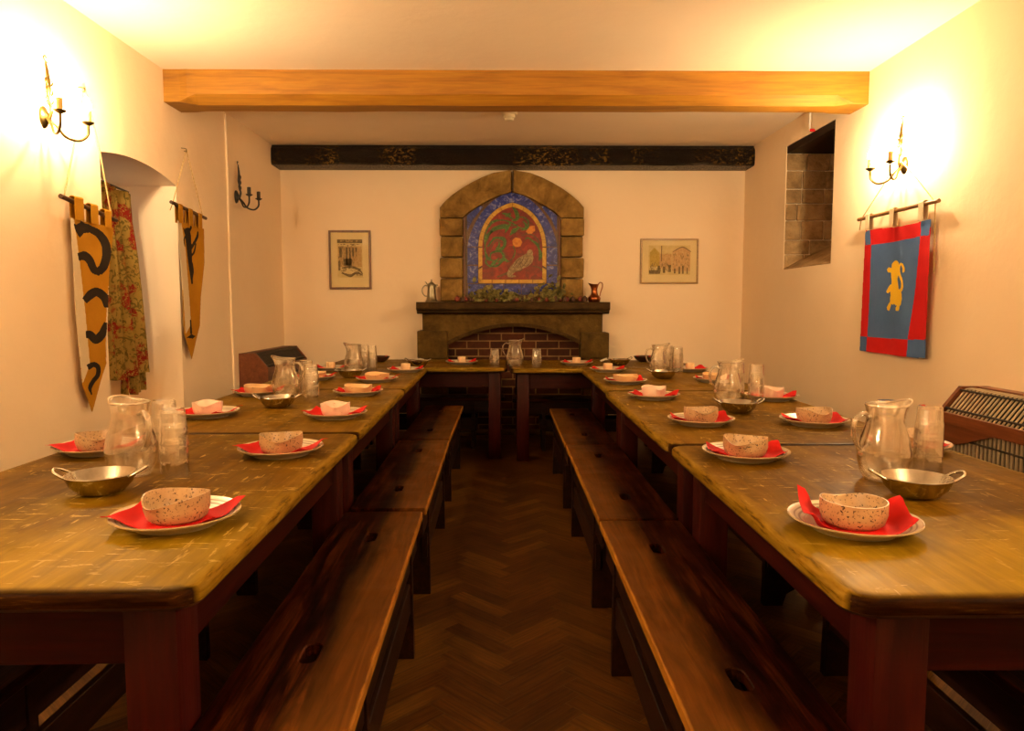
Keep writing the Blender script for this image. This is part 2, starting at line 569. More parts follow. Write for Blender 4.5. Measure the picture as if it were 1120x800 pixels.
M['glass'] = glass_material('clear_glass', (0.985, 0.98, 0.97), 0.15, 0.08, 0.9)
M['glass_thick'] = glass_material('thick_clear_glass', (0.97, 0.965, 0.95), 0.5, 0.16, 0.9)
M['picture_glass'] = glass_material('picture_glazing', (0.98, 0.98, 0.97), 0.0, 0.0, 0.04)
M['window_glass'] = glass_material('window_pane_glass', (0.97, 0.98, 0.98))
M['white_paint'] = speckle('white_gloss_paint', (0.72, 0.70, 0.64), (0.78, 0.76, 0.70), 15, 0.4, 0.05)
M['cream_plastic'] = speckle('cream_plastic', (0.74, 0.64, 0.43), (0.78, 0.68, 0.47), 10, 0.45, 0.03)
M['rod'] = wood('dark_wooden_rod', (0.05, 0.02, 0.007), (0.09, 0.038, 0.012), (0.14, 0.06, 0.02), 0.5, 1)
M['rod_mid'] = wood('brown_wooden_rod', (0.17, 0.075, 0.02), (0.25, 0.12, 0.035), (0.33, 0.17, 0.055), 0.5, 1)
M['cord'] = speckle('hemp_cord', (0.40, 0.26, 0.09), (0.56, 0.39, 0.16), 90, 0.8, 0.3)


def cloth(name, a, b, rough=0.85):
    t = NT(name); v = t.coords(False)
    n = t.noise(v, 7, 5, 0.6); w = t.noise(v, 320, 1)
    t.col(t.mix(0.2, t.ramp(n, [(0.3, a), (0.7, b)]), t.ramp(w, [(0.3, 0.5), (0.7, 1.0)]), 'MULTIPLY'))
    t.bump(t.mix(0.3, n, w), 0.25, 0.004)
    return t.set(rough, 0, 0.15)


M['ochre'] = cloth('ochre_cloth', (0.43, 0.195, 0.008), (0.50, 0.235, 0.013))
M['backing'] = cloth('cream_lining_cloth', (0.66, 0.55, 0.36), (0.72, 0.60, 0.41))
M['black_paint'] = cloth('black_fabric_paint', (0.022, 0.015, 0.012), (0.036, 0.024, 0.016))
M['red_cloth'] = cloth('red_cloth', (0.56, 0.012, 0.016), (0.66, 0.020, 0.022))
M['blue_cloth'] = cloth('slate_blue_cloth', (0.078, 0.165, 0.42), (0.098, 0.20, 0.48))
M['gold_cloth'] = cloth('golden_yellow_felt', (0.95, 0.62, 0.03), (0.98, 0.70, 0.05))


def curtain_material():
    t = NT('floral_print_curtain'); v = t.coords(False)
    base = t.ramp(t.noise(v, 4, 3), [(0.35, (0.25, 0.160, 0.030)), (0.65, (0.32, 0.215, 0.050))])
    leaf = t.noise(t.map(v, (1, 1, 0.8)), 27, 5, 0.62, 1.6)
    c = t.mix(t.ramp(leaf, [(0.52, 0.0), (0.56, 0.85)]), base, (0.095, 0.070, 0.012))
    big = t.noise(t.map(v, (0.9, 0.9, 1.1)), 8.0, 2)
    pet = t.noise(v, 60, 4, 0.65, 1.2)
    fl = t.math('MULTIPLY', t.ramp(big, [(0.51, 0.0), (0.56, 1.0)]), t.ramp(pet, [(0.44, 0.0), (0.48, 1.0)]))
    c = t.mix(fl, c, (0.21, 0.014, 0.008))
    t.col(c); t.bump(t.noise(v, 300, 1), 0.15, 0.002)
    return t.set(0.9, 0, 0.1)


M['curtain'] = curtain_material()
M['cover_wood'] = wood('mahogany_cover_wood', (0.115, 0.030, 0.009), (0.18, 0.052, 0.016), (0.24, 0.078, 0.026), 0.4, 1)
M['cover_slat'] = speckle('cream_metal_slat', (0.30, 0.24, 0.15), (0.38, 0.31, 0.20), 12, 0.4, 0.05)
M['frame_brown'] = wood('brown_picture_frame', (0.11, 0.04, 0.010), (0.18, 0.07, 0.018), (0.25, 0.10, 0.028), 0.4, 2)
M['frame_gold'] = wood('gilt_picture_frame', (0.26, 0.14, 0.025), (0.38, 0.21, 0.045), (0.48, 0.28, 0.07), 0.35, 0)
M['mount'] = speckle('cream_mount_card', (0.72, 0.57, 0.27), (0.76, 0.61, 0.31), 6, 0.6, 0.02)
M['print_paper'] = speckle('aged_print_paper', (0.62, 0.47, 0.19), (0.70, 0.55, 0.27), 25, 0.7, 0.0)
M['print_ink'] = speckle('sepia_ink', (0.13, 0.085, 0.03), (0.26, 0.18, 0.075), 60, 0.7, 0.0)
M['print_wash'] = speckle('ochre_wash', (0.45, 0.27, 0.09), (0.60, 0.40, 0.17), 40, 0.7, 0.0)
M['print_gold'] = speckle('yellow_wash', (0.50, 0.33, 0.05), (0.58, 0.41, 0.09), 50, 0.7, 0.0)
M['print_pink'] = speckle('pink_ochre_wash', (0.55, 0.32, 0.13), (0.64, 0.42, 0.20), 50, 0.7, 0.0)


def tile(name, a, b, c, scale=26):
    t = NT(name); v = t.coords(False)
    n = t.noise(v, scale, 5, 0.65, 1.4)
    t.col(t.ramp(n, [(0.34, a), (0.54, b), (0.72, c)])); t.bump(n, 0.3, 0.004)
    return t.set(0.22, 0, 0.6)


M['blue_tile'] = tile('cobalt_glazed_tile', (0.005, 0.008, 0.085), (0.018, 0.036, 0.30), (0.30, 0.33, 0.52), 16)
M['yellow_tile'] = tile('yellow_glazed_tile', (0.42, 0.21, 0.02), (0.56, 0.32, 0.04), (0.66, 0.42, 0.08), 18)
M['red_tile'] = tile('deep_red_glaze', (0.085, 0.010, 0.006), (0.22, 0.014, 0.008), (0.36, 0.032, 0.015), 11)
M['green_glaze'] = tile('leaf_green_glaze', (0.020, 0.055, 0.008), (0.05, 0.125, 0.016), (0.17, 0.26, 0.045), 34)
M['orange_glaze'] = tile('orange_glaze', (0.50, 0.12, 0.012), (0.62, 0.20, 0.02), (0.70, 0.30, 0.04), 30)
M['bird_glaze'] = tile('brown_feather_glaze', (0.10, 0.050, 0.02), (0.30, 0.19, 0.085), (0.48, 0.36, 0.20), 32)
M['umber_glaze'] = tile('umber_glaze', (0.05, 0.02, 0.008), (0.10, 0.045, 0.015), (0.16, 0.08, 0.03), 30)
M['panel_frame'] = wood('red_brown_panel_frame', (0.10, 0.035, 0.010), (0.17, 0.06, 0.018), (0.23, 0.09, 0.03), 0.45, 2)
M['dried_leaf'] = speckle('dried_olive_leaf', (0.07, 0.06, 0.012), (0.30, 0.26, 0.07), 30, 0.7, 0.1)
M['fir_cone'] = speckle('fir_cone_brown', (0.055, 0.022, 0.010), (0.12, 0.055, 0.022), 60, 0.7, 0.3)
M['dried_fruit'] = speckle('dried_red_fruit', (0.12, 0.015, 0.010), (0.26, 0.05, 0.025), 30, 0.55, 0.2)


def bulb_material(name, power):
    t = NT(name)
    e = t.node('ShaderNodeEmission'); e.inputs[0].default_value = (1.0, 0.735, 0.42, 1); e.inputs[1].default_value = power
    t.link(e.outputs[0], t.out.inputs['Surface']); return t.m


M['bulb'] = bulb_material('lit_candle_bulb', 600.0)
M['bulb_fill'] = bulb_material('fill_candle_bulb', 800.0)  # for the added fill sconces beside the camera
M['candle'] = speckle('gilt_candle_sleeve', (0.50, 0.32, 0.09), (0.62, 0.42, 0.14), 10, 0.5, 0.05)
M['candle_dark'] = speckle('dark_candle_sleeve', (0.02, 0.014, 0.010), (0.04, 0.028, 0.018), 10, 0.5, 0.05)

# ------------------------------------------------------------------ the room
XL, XR, YF, YB, HC = -2.17, 2.34, -1.7, 7.22, 2.74


def arch_pts(x):
    """opening of the left window in the wall plane: a flat segmental arch"""
    y0, y1 = 4.02, 4.935
    pts = [(x, y0, 0.50), (x, y1, 0.50)]
    n = 14
    for k in range(n + 1):
        s = k / n
        y = y1 + (y0 - y1) * s
        z = 2.03 + 0.035 * s + 0.052 * 4 * s * (1 - s)
        pts.append((x, y, z))
    return pts


bm = bmesh.new()
add_holed(bm, [(XL, YF, 0), (XL, YB + .3, 0), (XL, YB + .3, HC + .1), (XL, YF, HC + .1)], [arch_pts(XL)], (-0.52, 0, 0))
tag(obj('wall_left', bm, M['plaster']), kind='structure')
bm = bmesh.new()
RW = [(XR, 5.27, 1.545), (XR, 6.17, 1.545), (XR, 6.17, 2.56), (XR, 5.27, 2.56)]
add_holed(bm, [(XR, YF, 0), (XR, YB + .3, 0), (XR, YB + .3, HC + .1), (XR, YF, HC + .1)], [RW], (0.55, 0, 0))
tag(obj('wall_right', bm, M['plaster']), kind='structure')
tag(obj('wall_back', box((XL - .5, YB, -.1), (XR + .5, YB + .3, HC + .1)), M['plaster']), kind='structure')
tag(obj('wall_front', box((XL - .5, YF - .2, -.1), (XR + .5, YF, HC + .1)), M['plaster']), kind='structure')
tag(obj('ceiling', box((XL - .5, YF - .2, HC), (XR + .5, YB + .3, HC + .2)), M['ceiling']), kind='structure')

# herringbone floor: one mesh of planks
bm = bmesh.new()
cl = bm.loops.layers.float_color.new('plank')
gl = bm.loops.layers.float_vector.new('grain')
PW, PL, GAP = 0.075, 0.30, 0.0011
u45, v45 = Vector((math.sqrt(.5), math.sqrt(.5), 0)), Vector((-math.sqrt(.5), math.sqrt(.5), 0))
rf = random.Random(3)


def plank(o, du, dv):
    a, b = o, o + u45 * du + v45 * dv
    c = (a + b) / 2
    if not (XL - .2 < c.x < XR + .2 and YF - .1 < c.y < YB + .2): return
    q = [o + u45 * (GAP) + v45 * GAP, o + u45 * (du - GAP) + v45 * GAP, o + u45 * (du - GAP) + v45 * (dv - GAP), o + u45 * GAP + v45 * (dv - GAP)]
    f = bm.faces.new([bm.verts.new(p) for p in q])
    rr = rf.random() ** 1.3; ox, oy = rf.random() * 9, rf.random() * 9
    for lp in f.loops:
        lp[cl] = (rr, rr, rr, 1)
        d = lp.vert.co - o
        l, w = d.dot(u45), d.dot(v45)
        lp[gl] = (l + ox, w + oy, 0) if du > dv else (w + ox, l + oy, 0)


N = int(PL / PW)
org = Vector((0.03, 2.46, 0))
for i in range(-60, 60):
    for j in range(-26, 26):
        base = org + u45 * (PW * i + PL * j) + v45 * (PW * i - PL * j)
        plank(base, PL, PW)
        plank(base + v45 * PW - u45 * 0, PW, PL) if False else plank(base + u45 * PL - v45 * (PL - PW), PW, PL)
flr = tag(obj('floor', bm, M['floor']), kind='structure')
tag(obj('floor_base', box((XL - .5, YF - .2, -.12), (XR + .5, YB + .3, -.002)), M['mortar_dark']), kind='structure')

# window_1: painted casement set at the outside of the left recess
w1 = obj('window_1', bmesh.new(), M['white_paint'])
tag(w1, kind='structure')
bm = bmesh.new()
xw = XL - 0.47
for lo, hi in (((xw, 4.0, .88), (xw + .05, 4.06, 2.12)), ((xw, 4.90, .88), (xw + .05, 4.95, 2.12)), ((xw, 4.06, .88), (xw + .05, 4.90, .94)),
               ((xw, 4.06, 2.03), (xw + .05, 4.90, 2.12)), ((xw + .01, 4.46, .94), (xw + .045, 4.50, 2.03)), ((xw + .01, 4.06, 1.46), (xw + .045, 4.90, 1.49))):
    add_box(bm, lo, hi, .004, 1)
obj('window_frame', bm, M['white_paint'], w1)
obj('window_pane', box((xw + .02, 4.03, .90), (xw + .024, 4.93, 2.08)), M['window_glass'], w1)

obj('window_breast', box((XL - .515, 4.021, .501), (XL - .36, 4.934, .879)), M['plaster'], w1)

# window_2: deep stone-lined slit window in the right wall
w2 = obj('window_2', bmesh.new(), M['white_paint'])
tag(w2, kind='structure')
bm = bmesh.new()
rb = random.Random(5)
z = 1.50
for h in (0.17, 0.12, 0.16, 0.14, 0.12, 0.15, 0.14, 0.12):
    x = XR + 0.002
    first = True
    while x < XR + .54:
        w = rb.choice((0.13, 0.19, 0.24, 0.30)) * (0.7 if first else 1); first = False
        x2 = min(x + w, XR + .545)
        if x2 - x > .03 and z + .01 < 2.54:
            add_box(bm, (x + .003, 6.145 + rb.random() * .012, z + .003), (x2 - .003, 6.168, min(z + h - .003, 2.545)), .007, 2)
        x = x2
    z += h
obj('stone_reveal', bm, M['reveal_stone'], w2, smooth=40)
bm = bmesh.new()
add_slab(bm, [(XR + .003, 5.275, 1.546), (XR + .54, 5.275, 1.546), (XR + .54, 5.275, 1.84), (XR + .003, 5.275, 1.556)], (0, 0.89, 0))
obj('sill', bm, M['reveal_stone'], w2)
obj('lintel', box((XR + .003, 5.275, 2.50), (XR + .54, 6.165, 2.558), .004), M['bench_side'], w2)
obj('daylight_block', box((XR + .48, 5.272, 1.6), (XR + .545, 6.168, 2.558)), M['reveal_stone'], w2)  # unseen slab added to keep daylight off the reveal

# surface conduit painted in with the left wall; short white conduit by the right window
bm = tube([at(246, 124, 'x', XL + .006), at(249, 200, 'x', XL + .006), at(251, 290, 'x', XL + .006), at(255, 388, 'x', XL + .006), Vector((XL + .006, 5.86, 0.0))], 0.009, 8)
tag(obj('trim_1', bm, M['plaster'], smooth=60), kind='structure')
pp = at(886, 130, 'x', XR - .02)
bm = tube([Vector((XR - .02, pp.y, HC)), Vector((XR - .02, pp.y, 2.60)), Vector((XR - .02, pp.y - .012, 2.575)), Vector((XR + .0, pp.y - .03, 2.565))], 0.008, 8)
t = thing('conduit', 'short white conduit running down from ceiling to the stone window', 'pipe', (XR - .02, pp.y, 2.56))
obj('pipe', bm, M['white_paint'], t, smooth=50, world=True)
obj('end_cap', tube([Vector((XR - .02, pp.y - .012, 2.572)), Vector((XR + .01, pp.y - .045, 2.562))], 0.011, 8), M['red_cloth'], t, smooth=50, world=True)

# ------------------------------------------------------------------ beams
# oak beam with stopped chamfers
y0, y1, z0 = 4.80, 5.06, 2.535
bm = bmesh.new()
cc = 0.055
X = [XL - .1, XL + .10, XL + .20, XR - .20, XR - .10, XR + .1]
secs = []
for i, x in enumerate(X):
    c_ = cc if 2 <= i <= 3 else 0.004
    wob = 0.004 * math.sin(i * 2.1)
    secs.append([(x, y0, HC), (x, y0, z0 + c_ + wob), (x, y0 + c_, z0 + wob), (x, y1 - c_, z0 + wob), (x, y1, z0 + c_ + wob), (x, y1, HC)])
xs2 = []
for a, b, n in zip(secs, secs[1:], (1, 2, 14, 2, 1)):
    for k in range(n):
        f = k / n
        xs2.append([tuple(Vector(p) * (1 - f) + Vector(q) * f + Vector((0, 0.006 * mnoise.noise(Vector((len(xs2) * .7, i_, 0))), 0.005 * mnoise.noise(Vector((len(xs2) * .6, 5 + i_, 0))) if i_ not in (0, 5) else 0))) for i_, (p, q) in enumerate(zip(a, b))])
xs2.append(secs[-1])
vv = [[bm.verts.new(p) for p in s] for s in xs2]
for a, b in zip(vv, vv[1:]):
    for k in range(5): bm.faces.new((a[k], a[k + 1], b[k + 1], b[k]))
    bm.faces.new((a[5], a[0], b[0], b[5]))
bm.faces.new(vv[0][::-1]); bm.faces.new(vv[-1])
bmesh.ops.translate(bm, verts=bm.verts, vec=(-0.08, -4.93, -2.535))
tag(obj('ceiling_beam', bm, M['oak_beam'], loc=(0.08, 4.93, 2.535)), 'golden oak ceiling beam with chamfered lower edges, nearer the camera', 'beam', kind='thing')
# black beam
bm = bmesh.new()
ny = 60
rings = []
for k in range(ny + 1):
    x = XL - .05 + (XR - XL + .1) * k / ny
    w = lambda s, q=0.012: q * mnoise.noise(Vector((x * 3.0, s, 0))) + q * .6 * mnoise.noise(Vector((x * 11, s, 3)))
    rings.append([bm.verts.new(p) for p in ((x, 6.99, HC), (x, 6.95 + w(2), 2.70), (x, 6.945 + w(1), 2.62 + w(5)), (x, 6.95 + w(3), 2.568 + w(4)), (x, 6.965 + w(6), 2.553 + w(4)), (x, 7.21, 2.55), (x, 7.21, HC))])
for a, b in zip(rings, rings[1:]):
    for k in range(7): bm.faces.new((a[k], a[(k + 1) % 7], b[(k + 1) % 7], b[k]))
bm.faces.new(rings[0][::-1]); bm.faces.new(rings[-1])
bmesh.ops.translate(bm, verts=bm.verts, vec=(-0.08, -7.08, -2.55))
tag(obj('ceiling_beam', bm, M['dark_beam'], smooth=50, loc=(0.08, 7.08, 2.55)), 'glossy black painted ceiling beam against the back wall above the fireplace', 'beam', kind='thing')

# smoke detector
p = at(557, 126, 'z', 2.71); 
t = thing('smoke_detector', 'small cream smoke detector on the ceiling between the two beams', 'smoke detector', (p.x, p.y, HC - .075))
obj('base', lathe([(0, .075), (.062, .075), (.062, .052), (.055, .046), (0, .046)], 28), M['cream_plastic'], t, smooth=40)
obj('dome', lathe([(0.045, .047), (.045, .024), (.036, .02), (.034, .006), (.022, 0), (0, 0)], 28), M['cream_plastic'], t, smooth=40)

# ------------------------------------------------------------------ fireplace
YW = YB
FY = YB - 0.20
hx = 0.08
fp = thing('fireplace', 'stone fireplace with shelf and low arched brick-lined opening on back wall', 'fireplace', (hx, YB - .2, 0))
pt = lambda u, v, y=FY: at(u, v, 'y', y)
# mantel shelf with a moulded front
ml, mr = at(455, 331, 'y', 6.90), at(667.5, 331, 'y', 6.90)
zt = at(560, 330.5, 'y', 6.90).z
prof = [(7.23, zt), (6.915, zt), (6.90, zt - .012), (6.90, zt - .06), (6.912, zt - .075), (6.945, zt - .080), (6.95, zt - .097), (6.985, zt - .112), (7.23, zt - .112)]
bm = bmesh.new()
add_slab(bm, [(ml.x, y, z) for y, z in prof], (mr.x - ml.x, 0, 0))
obj('mantel_shelf', bm, M['mantel'], fp, smooth=35, world=True)
# lintel with segmental arch
lx0, lx1 = pt(462, 350).x, pt(659, 350).x
zb = pt(560, 392).z
arc = []
for k in range(21):
    s = k / 20
    u = 640 + (486 - 640) * s
    v = 380 - 22.5 * (1 - (2 * s - 1) ** 2)
    arc.append(Vector((pt(u, v).x, FY, pt(u, v).z)))
outl = [Vector((lx0, FY, zt - .111)), Vector((lx0, FY, zb - .06)), Vector((arc[-1].x, FY, zb - .06))] + arc[::-1] + [Vector((arc[0].x, FY, zb - .06)), Vector((lx1, FY, zb - .06)), Vector((lx1, FY, zt - .111))]
obj('lintel_stone', slab(outl, (0, .19, 0)), M['sandstone_dull'], fp, world=True)
ring = [p + Vector((0, -.012, .0)) for p in arc[::-1]] + [Vector((p.x * 1.0 + (p.x - hx) * .02, FY - .012, p.z + .035)) for p in arc]
obj('arch_moulding', slab(ring, (0, .03, 0)), M['mantel'], fp, world=True)
for (ua, ub, va) in ((456, 489, 362), (635, 666.5, 364)):
    a, b = pt(ua, va, FY - .03), pt(ub, va, FY - .03)
    obj('side_block', box((a.x, FY - .03, zb - .0), (b.x, FY + .19, a.z), .012, 2), M['sandstone_dull'], fp, world=True, smooth=40)
    obj('jamb', box((a.x + .03, FY - .01, 0), (b.x - .0, FY + .19, zb + .001), .01, 2), M['sandstone_dull'], fp, world=True, smooth=40)
obj('brick_lining', box((arc[-1].x - .05, FY + .13, 0), (arc[0].x + .05, FY + .195, zt - .15)), M['brick'], fp, world=True)
obj('hearth', box((lx0 - .05, FY - .06, 0.0), (lx1 + .05, FY + .13, .03), .006), M['sandstone_dull'], fp, world=True)

# pointed stone arch above the mantel
SA = YB - 0.085
sa = thing('stone_arch', 'pointed sandstone arch surround standing on the mantel shelf around the tiles', 'stone arch', (hx, YB - .05, zt + .001))
q = lambda u, v: at(u, v, 'y', SA)
outerL = [(481, 227), (487, 220), (495, 213), (505, 206), (515, 200), (527, 194), (540, 189), (558.8, 186)]
innerL = [(559, 210), (545, 214), (534, 219), (522, 226), (512, 232), (506, 238), (481, 238)]
for side in (0, 1):
    mir = (lambda u: u) if side == 0 else (lambda u: 1119.6 - u)
    pts = [q(mir(u), v) for u, v in outerL + innerL]
    obj('arch_stone', slab(pts, (0, .083, 0)), M['sandstone'], sa, world=True)
    ys = [238.7, 258, 259, 281, 282.2, 304, 305.2, 329.5]
    for k in range(4):
        du = (0, 1.5, 0.4, 1.2)[k]
        a, b = q(mir(481 - 0.6 + du), ys[2 * k]), q(mir(506), ys[2 * k + 1])
        zz = max(b.z, zt + .002)
        o_ = obj('side_stone', box((min(a.x, b.x), SA - .006 * (k % 2), zz), (max(a.x, b.x), YB - .002, a.z), .014, 3), M['sandstone'], sa, world=True, smooth=40)
obj('joint', box((hx - .004, SA - .002, q(560, 210).z), (hx + .008, SA + .06, q(560, 187).z)), M['mortar_dark'], sa, world=True)

# tile panel in the arch
PY = YB - 0.03
zp = lambda X, Y: (500 + X / 5.717, 200 + Y / 5.717)
Q = lambda X, Y, d=0.0: at(*zp(X, Y), 'y', PY - d)
tp = thing('tile_panel', 'arched glazed tile panel with bird and flowers, blue tile border, in the stone arch', 'tile panel', (hx, YB - .02, zt + .003))
zbot = zt + .004


def clampz(pts): return [Vector((p.x, p.y, max(p.z, zbot))) for p in pts]


back = clampz([Q(40, 745), Q(40, 190), Q(120, 120), Q(230, 70), Q(345, 36), Q(460, 75), Q(560, 120), Q(645, 190), Q(645, 745)])
obj('panel_back', slab(back, (0, .028, 0)), M['umber_glaze'], tp, world=True)
# wooden frame following the outline
outer = [(38, 745), (38, 190), (120, 125), (230, 72), (345, 36), (460, 75), (560, 125), (648, 190), (648, 745)]
inner = [(634, 745), (634, 198), (550, 136), (455, 86), (345, 50), (235, 84), (130, 136), (52, 198), (52, 745)]
obj('frame', slab(clampz([Q(*p, .02) for p in outer + inner]), (0, .02, 0)), M['panel_frame'], tp, world=True)
# corner tiles (spandrels)
for sp in ([(62, 205), (140, 145), (162, 150), (100, 230), (64, 300)], [(624, 205), (548, 145), (528, 150), (590, 230), (622, 300)]):
    obj('corner_tile', slab([Q(*p, .012) for p in sp], (0, .012, 0)), M['blue_tile'], tp, world=True)
# blue arch border, cut into separate tiles
def pointed(w, ya, ys, cx=345.0, yb=745, n=10, p=2.05):
    """half outline of a pointed arch from the right foot to the apex"""
    out = [(cx + w, yb)] if yb else []
    for k in range(n + 1):
        s = k / n
        a = s * PI / 2
        out.append((cx + w * (1 - s ** p), ys + (ya - ys) * math.sin(a * 0.86) / math.sin(PI / 2 * 0.86)))
    return out


oB, iB = pointed(280, 52, 400, yb=632, p=1.55), pointed(215, 122, 400, yb=632, p=1.9)
rt = [slice(0, 2)]
bmB = bmesh.new()
def border_tiles(bm, o, i, cuts, gap, d, th, cx=345.0):
    for sgn in (1, -1):
        for a, b in zip(cuts, cuts[1:]):
            def lerp(L, t):
                t = min(max(t, 0), len(L) - 1.0001); k = int(t); f = t - k
                return (L[k][0] * (1 - f) + L[k + 1][0] * f, L[k][1] * (1 - f) + L[k + 1][1] * f)
            n = 4
            ts = [a + gap + (b - a - 2 * gap) * k / n for k in range(n + 1)]
            poly = [lerp(o, t) for t in ts] + [lerp(i, t) for t in ts[::-1]]
            poly = [(cx + sgn * (x - cx), y) for x, y in poly]
            add_slab(bm, clampz([Q(x, y, d) for x, y in poly]), (0, th, 0))


border_tiles(bmB, oB, iB, [0, .5, 1, 3.0, 5.2, 7.4, 11], .018, .016, .016)
for k in range(5):
    a = 66 + k * 112
    add_slab(bmB, clampz([Q(a + 2, 634, .016), Q(a + 110, 634, .016), Q(a + 110, 700, .016), Q(a + 2, 700, .016)]), (0, .016, 0))
obj('blue_border', bmB, M['blue_tile'], tp, world=True)
oY, iY = pointed(212, 124, 400, yb=630, p=1.9), pointed(188, 150, 400, yb=605, p=1.9)
bmY = bmesh.new()
border_tiles(bmY, oY, iY, [0, .4, 1, 2.2, 3.6, 5.2, 7, 9, 11], .03, .020, .02)
for k in range(5):
    a = 133 + k * 85
    add_slab(bmY, [Q(a + 2, 606, .02), Q(a + 83, 606, .02), Q(a + 83, 628, .02), Q(a + 2, 628, .02)], (0, .02, 0))
obj('yellow_border', bmY, M['yellow_tile'], tp, world=True)
R_ = pointed(188, 150, 400, yb=605, p=1.9)
poly = R_ + [(690 - x, y) for x, y in R_[-2::-1]]
obj('picture_ground', slab([Q(x, y, .012) for x, y in poly], (0, .012, 0)), M['red_tile'], tp, world=True)


def paint(name, strokes, mat, d, th=.003, each=False):
    if each:
        for s in strokes: paint(name, [s], mat, d, th)
        return
    bm = bmesh.new()
    for s in strokes:
        pts = stroke(*s) if isinstance(s, tuple) else s
        add_slab(bm, [Q(x, y, d) for x, y in pts], (0, th, 0))
    return obj(name, bm, mat, tp, world=True)


paint('stem', [([(178, 420), (172, 340), (200, 270), (260, 235), (330, 245), (400, 285), (440, 275), (440, 235), (405, 215), (360, 225)], [6, 8, 9, 9, 8, 8, 8, 8, 7, 4]),
               ([(200, 520), (250, 520), (290, 470), (270, 430), (215, 440), (205, 480)], [10, 12, 14, 13, 12, 6]),
               ([(190, 400), (240, 345), (295, 365), (285, 415), (240, 425)], [10, 14, 15, 12, 5]),
               ([(352, 470), (362, 430), (350, 395)], [5, 6, 5])], M['green_glaze'], .0155)
paint('leaf', [([(345, 150), (370, 185), (375, 225), (340, 240)], [4, 26, 22, 4]), ([(280, 190), (310, 200), (355, 232)], [4, 20, 4]),
               ([(185, 345), (230, 290), (310, 275), (300, 315)], [5, 26, 30, 4]), ([(330, 330), (355, 300), (395, 278)], [4, 30, 5]),
               ([(225, 300), (190, 330), (172, 400)], [4, 22, 4]), ([(220, 345), (290, 350), (292, 400), (240, 418)], [6, 22, 18, 4]),
               ([(170, 410), (190, 470), (230, 490)], [4, 22, 4]), ([(250, 500), (290, 480), (325, 495)], [4, 26, 4]),
               ([(205, 530), (230, 500), (265, 470)], [5, 24, 4]), ([(400, 300), (440, 280), (447, 230)], [4, 16, 4]),
               ([(450, 350), (500, 385), (510, 420)], [4, 20, 5]), ([(505, 390), (522, 450), (512, 490)], [5, 26, 4])], M['green_glaze'], .017, each=True)
paint('leaf', [([(200, 280), (215, 250), (250, 228)], [4, 18, 4]), ([(300, 300), (330, 262), (325, 240)], [4, 14, 4]), ([(240, 415), (262, 395), (262, 370)], [4, 16, 4]),
               ([(300, 215), (325, 195), (340, 200)], [4, 14, 4]), ([(410, 240), (430, 262), (425, 282)], [4, 15, 4]), ([(185, 470), (180, 500), (205, 525)], [4, 14, 4]), ([(462, 350), (440, 345), (425, 355)], [4, 10, 4])], M['green_glaze'], .0165, each=True)
paint('umber_scroll', [([(190, 370), (215, 300), (280, 262), (350, 270), (395, 250)], [4, 9, 11, 9, 4]), ([(215, 505), (262, 512), (300, 462), (285, 420)], [4, 9, 9, 4]), ([(200, 430), (240, 365), (285, 380)], [4, 9, 4]),
               ([(400, 330), (450, 320), (500, 350), (520, 400)], [4, 8, 9, 4]), ([(300, 500), (340, 480), (360, 440)], [4, 10, 4])], M['umber_glaze'], .0150)  # dark umber outline strokes of the glaze picture
paint('flower', [[(345, 360), (365, 342), (395, 348), (408, 372), (395, 400), (365, 402), (348, 388)]], M['orange_glaze'], .0175)
paint('flower', [[(430, 305), (455, 270), (485, 268), (488, 300), (465, 320), (440, 318)]], M['orange_glaze'], .0175)
paint('branch', [([(470, 520), (510, 530), (530, 545)], [4, 10, 12]), ([(250, 590), (330, 560), (410, 545)], [8, 18, 6])], M['umber_glaze'], .0155)
paint('feather', [([(395, 470), (370, 500), (345, 535)], [3, 5, 2]), ([(420, 460), (400, 500), (372, 530)], [3, 5, 2]), ([(445, 470), (425, 505), (395, 535)], [3, 5, 2]), ([(462, 480), (450, 508), (425, 528)], [3, 4, 2])], M['umber_glaze'], .0215)
paint('bird', [[(318, 590), (310, 570), (325, 535), (350, 505), (375, 475), (410, 455), (436, 440), (440, 425), (455, 416), (470, 422), (474, 436), (472, 450), (478, 470), (470, 500),
                (445, 522), (415, 535), (390, 548), (365, 555), (345, 578), (365, 580), (368, 588), (340, 592)]], M['bird_glaze'], .018)

# garland on the mantel
ga = thing('dried_garland', 'dried garland of leaves, cones and red fruit lying along the mantel shelf', 'garland', (hx, 7.0, zt))
bm = bmesh.new()
rg = random.Random(11)
def leafclump(bm, c, n, sx, sz):
    for _ in range(n):
        p = Vector((c.x + rg.gauss(0, sx), c.y + rg.uniform(-.04, .03), zt + .006 + abs(rg.gauss(0, sz))))
        d = Vector((rg.uniform(-1, 1), rg.uniform(-.8, .4), rg.uniform(-.1, .9))).normalized()
        l = rg.uniform(.04, .075); w = l * .32
        s = d.cross(Vector((rg.uniform(-1, 1), 1, rg.uniform(-1, 1)))).normalized() * w
        nrm = d.cross(s).normalized() * .004
        pts = [p, p + d * l * .35 + s - nrm, p + d * l * .7 + s * .8, p + d * l + nrm, p + d * l * .7 - s * .8, p + d * l * .35 - s - nrm]
        pts = [Vector((k.x, k.y, max(k.z, zt + .002))) for k in pts]
        add_slab(bm, pts, nrm.normalized() * .0012)
for u, n, sx, sz in ((537, 170, .10, .05), (602, 120, .07, .075), (570, 60, .2, .025)):
    leafclump(bm, at(u, 325, 'y', 7.04), n, sx, sz)
obj('leaves', bm, M['dried_leaf'], ga, world=True)
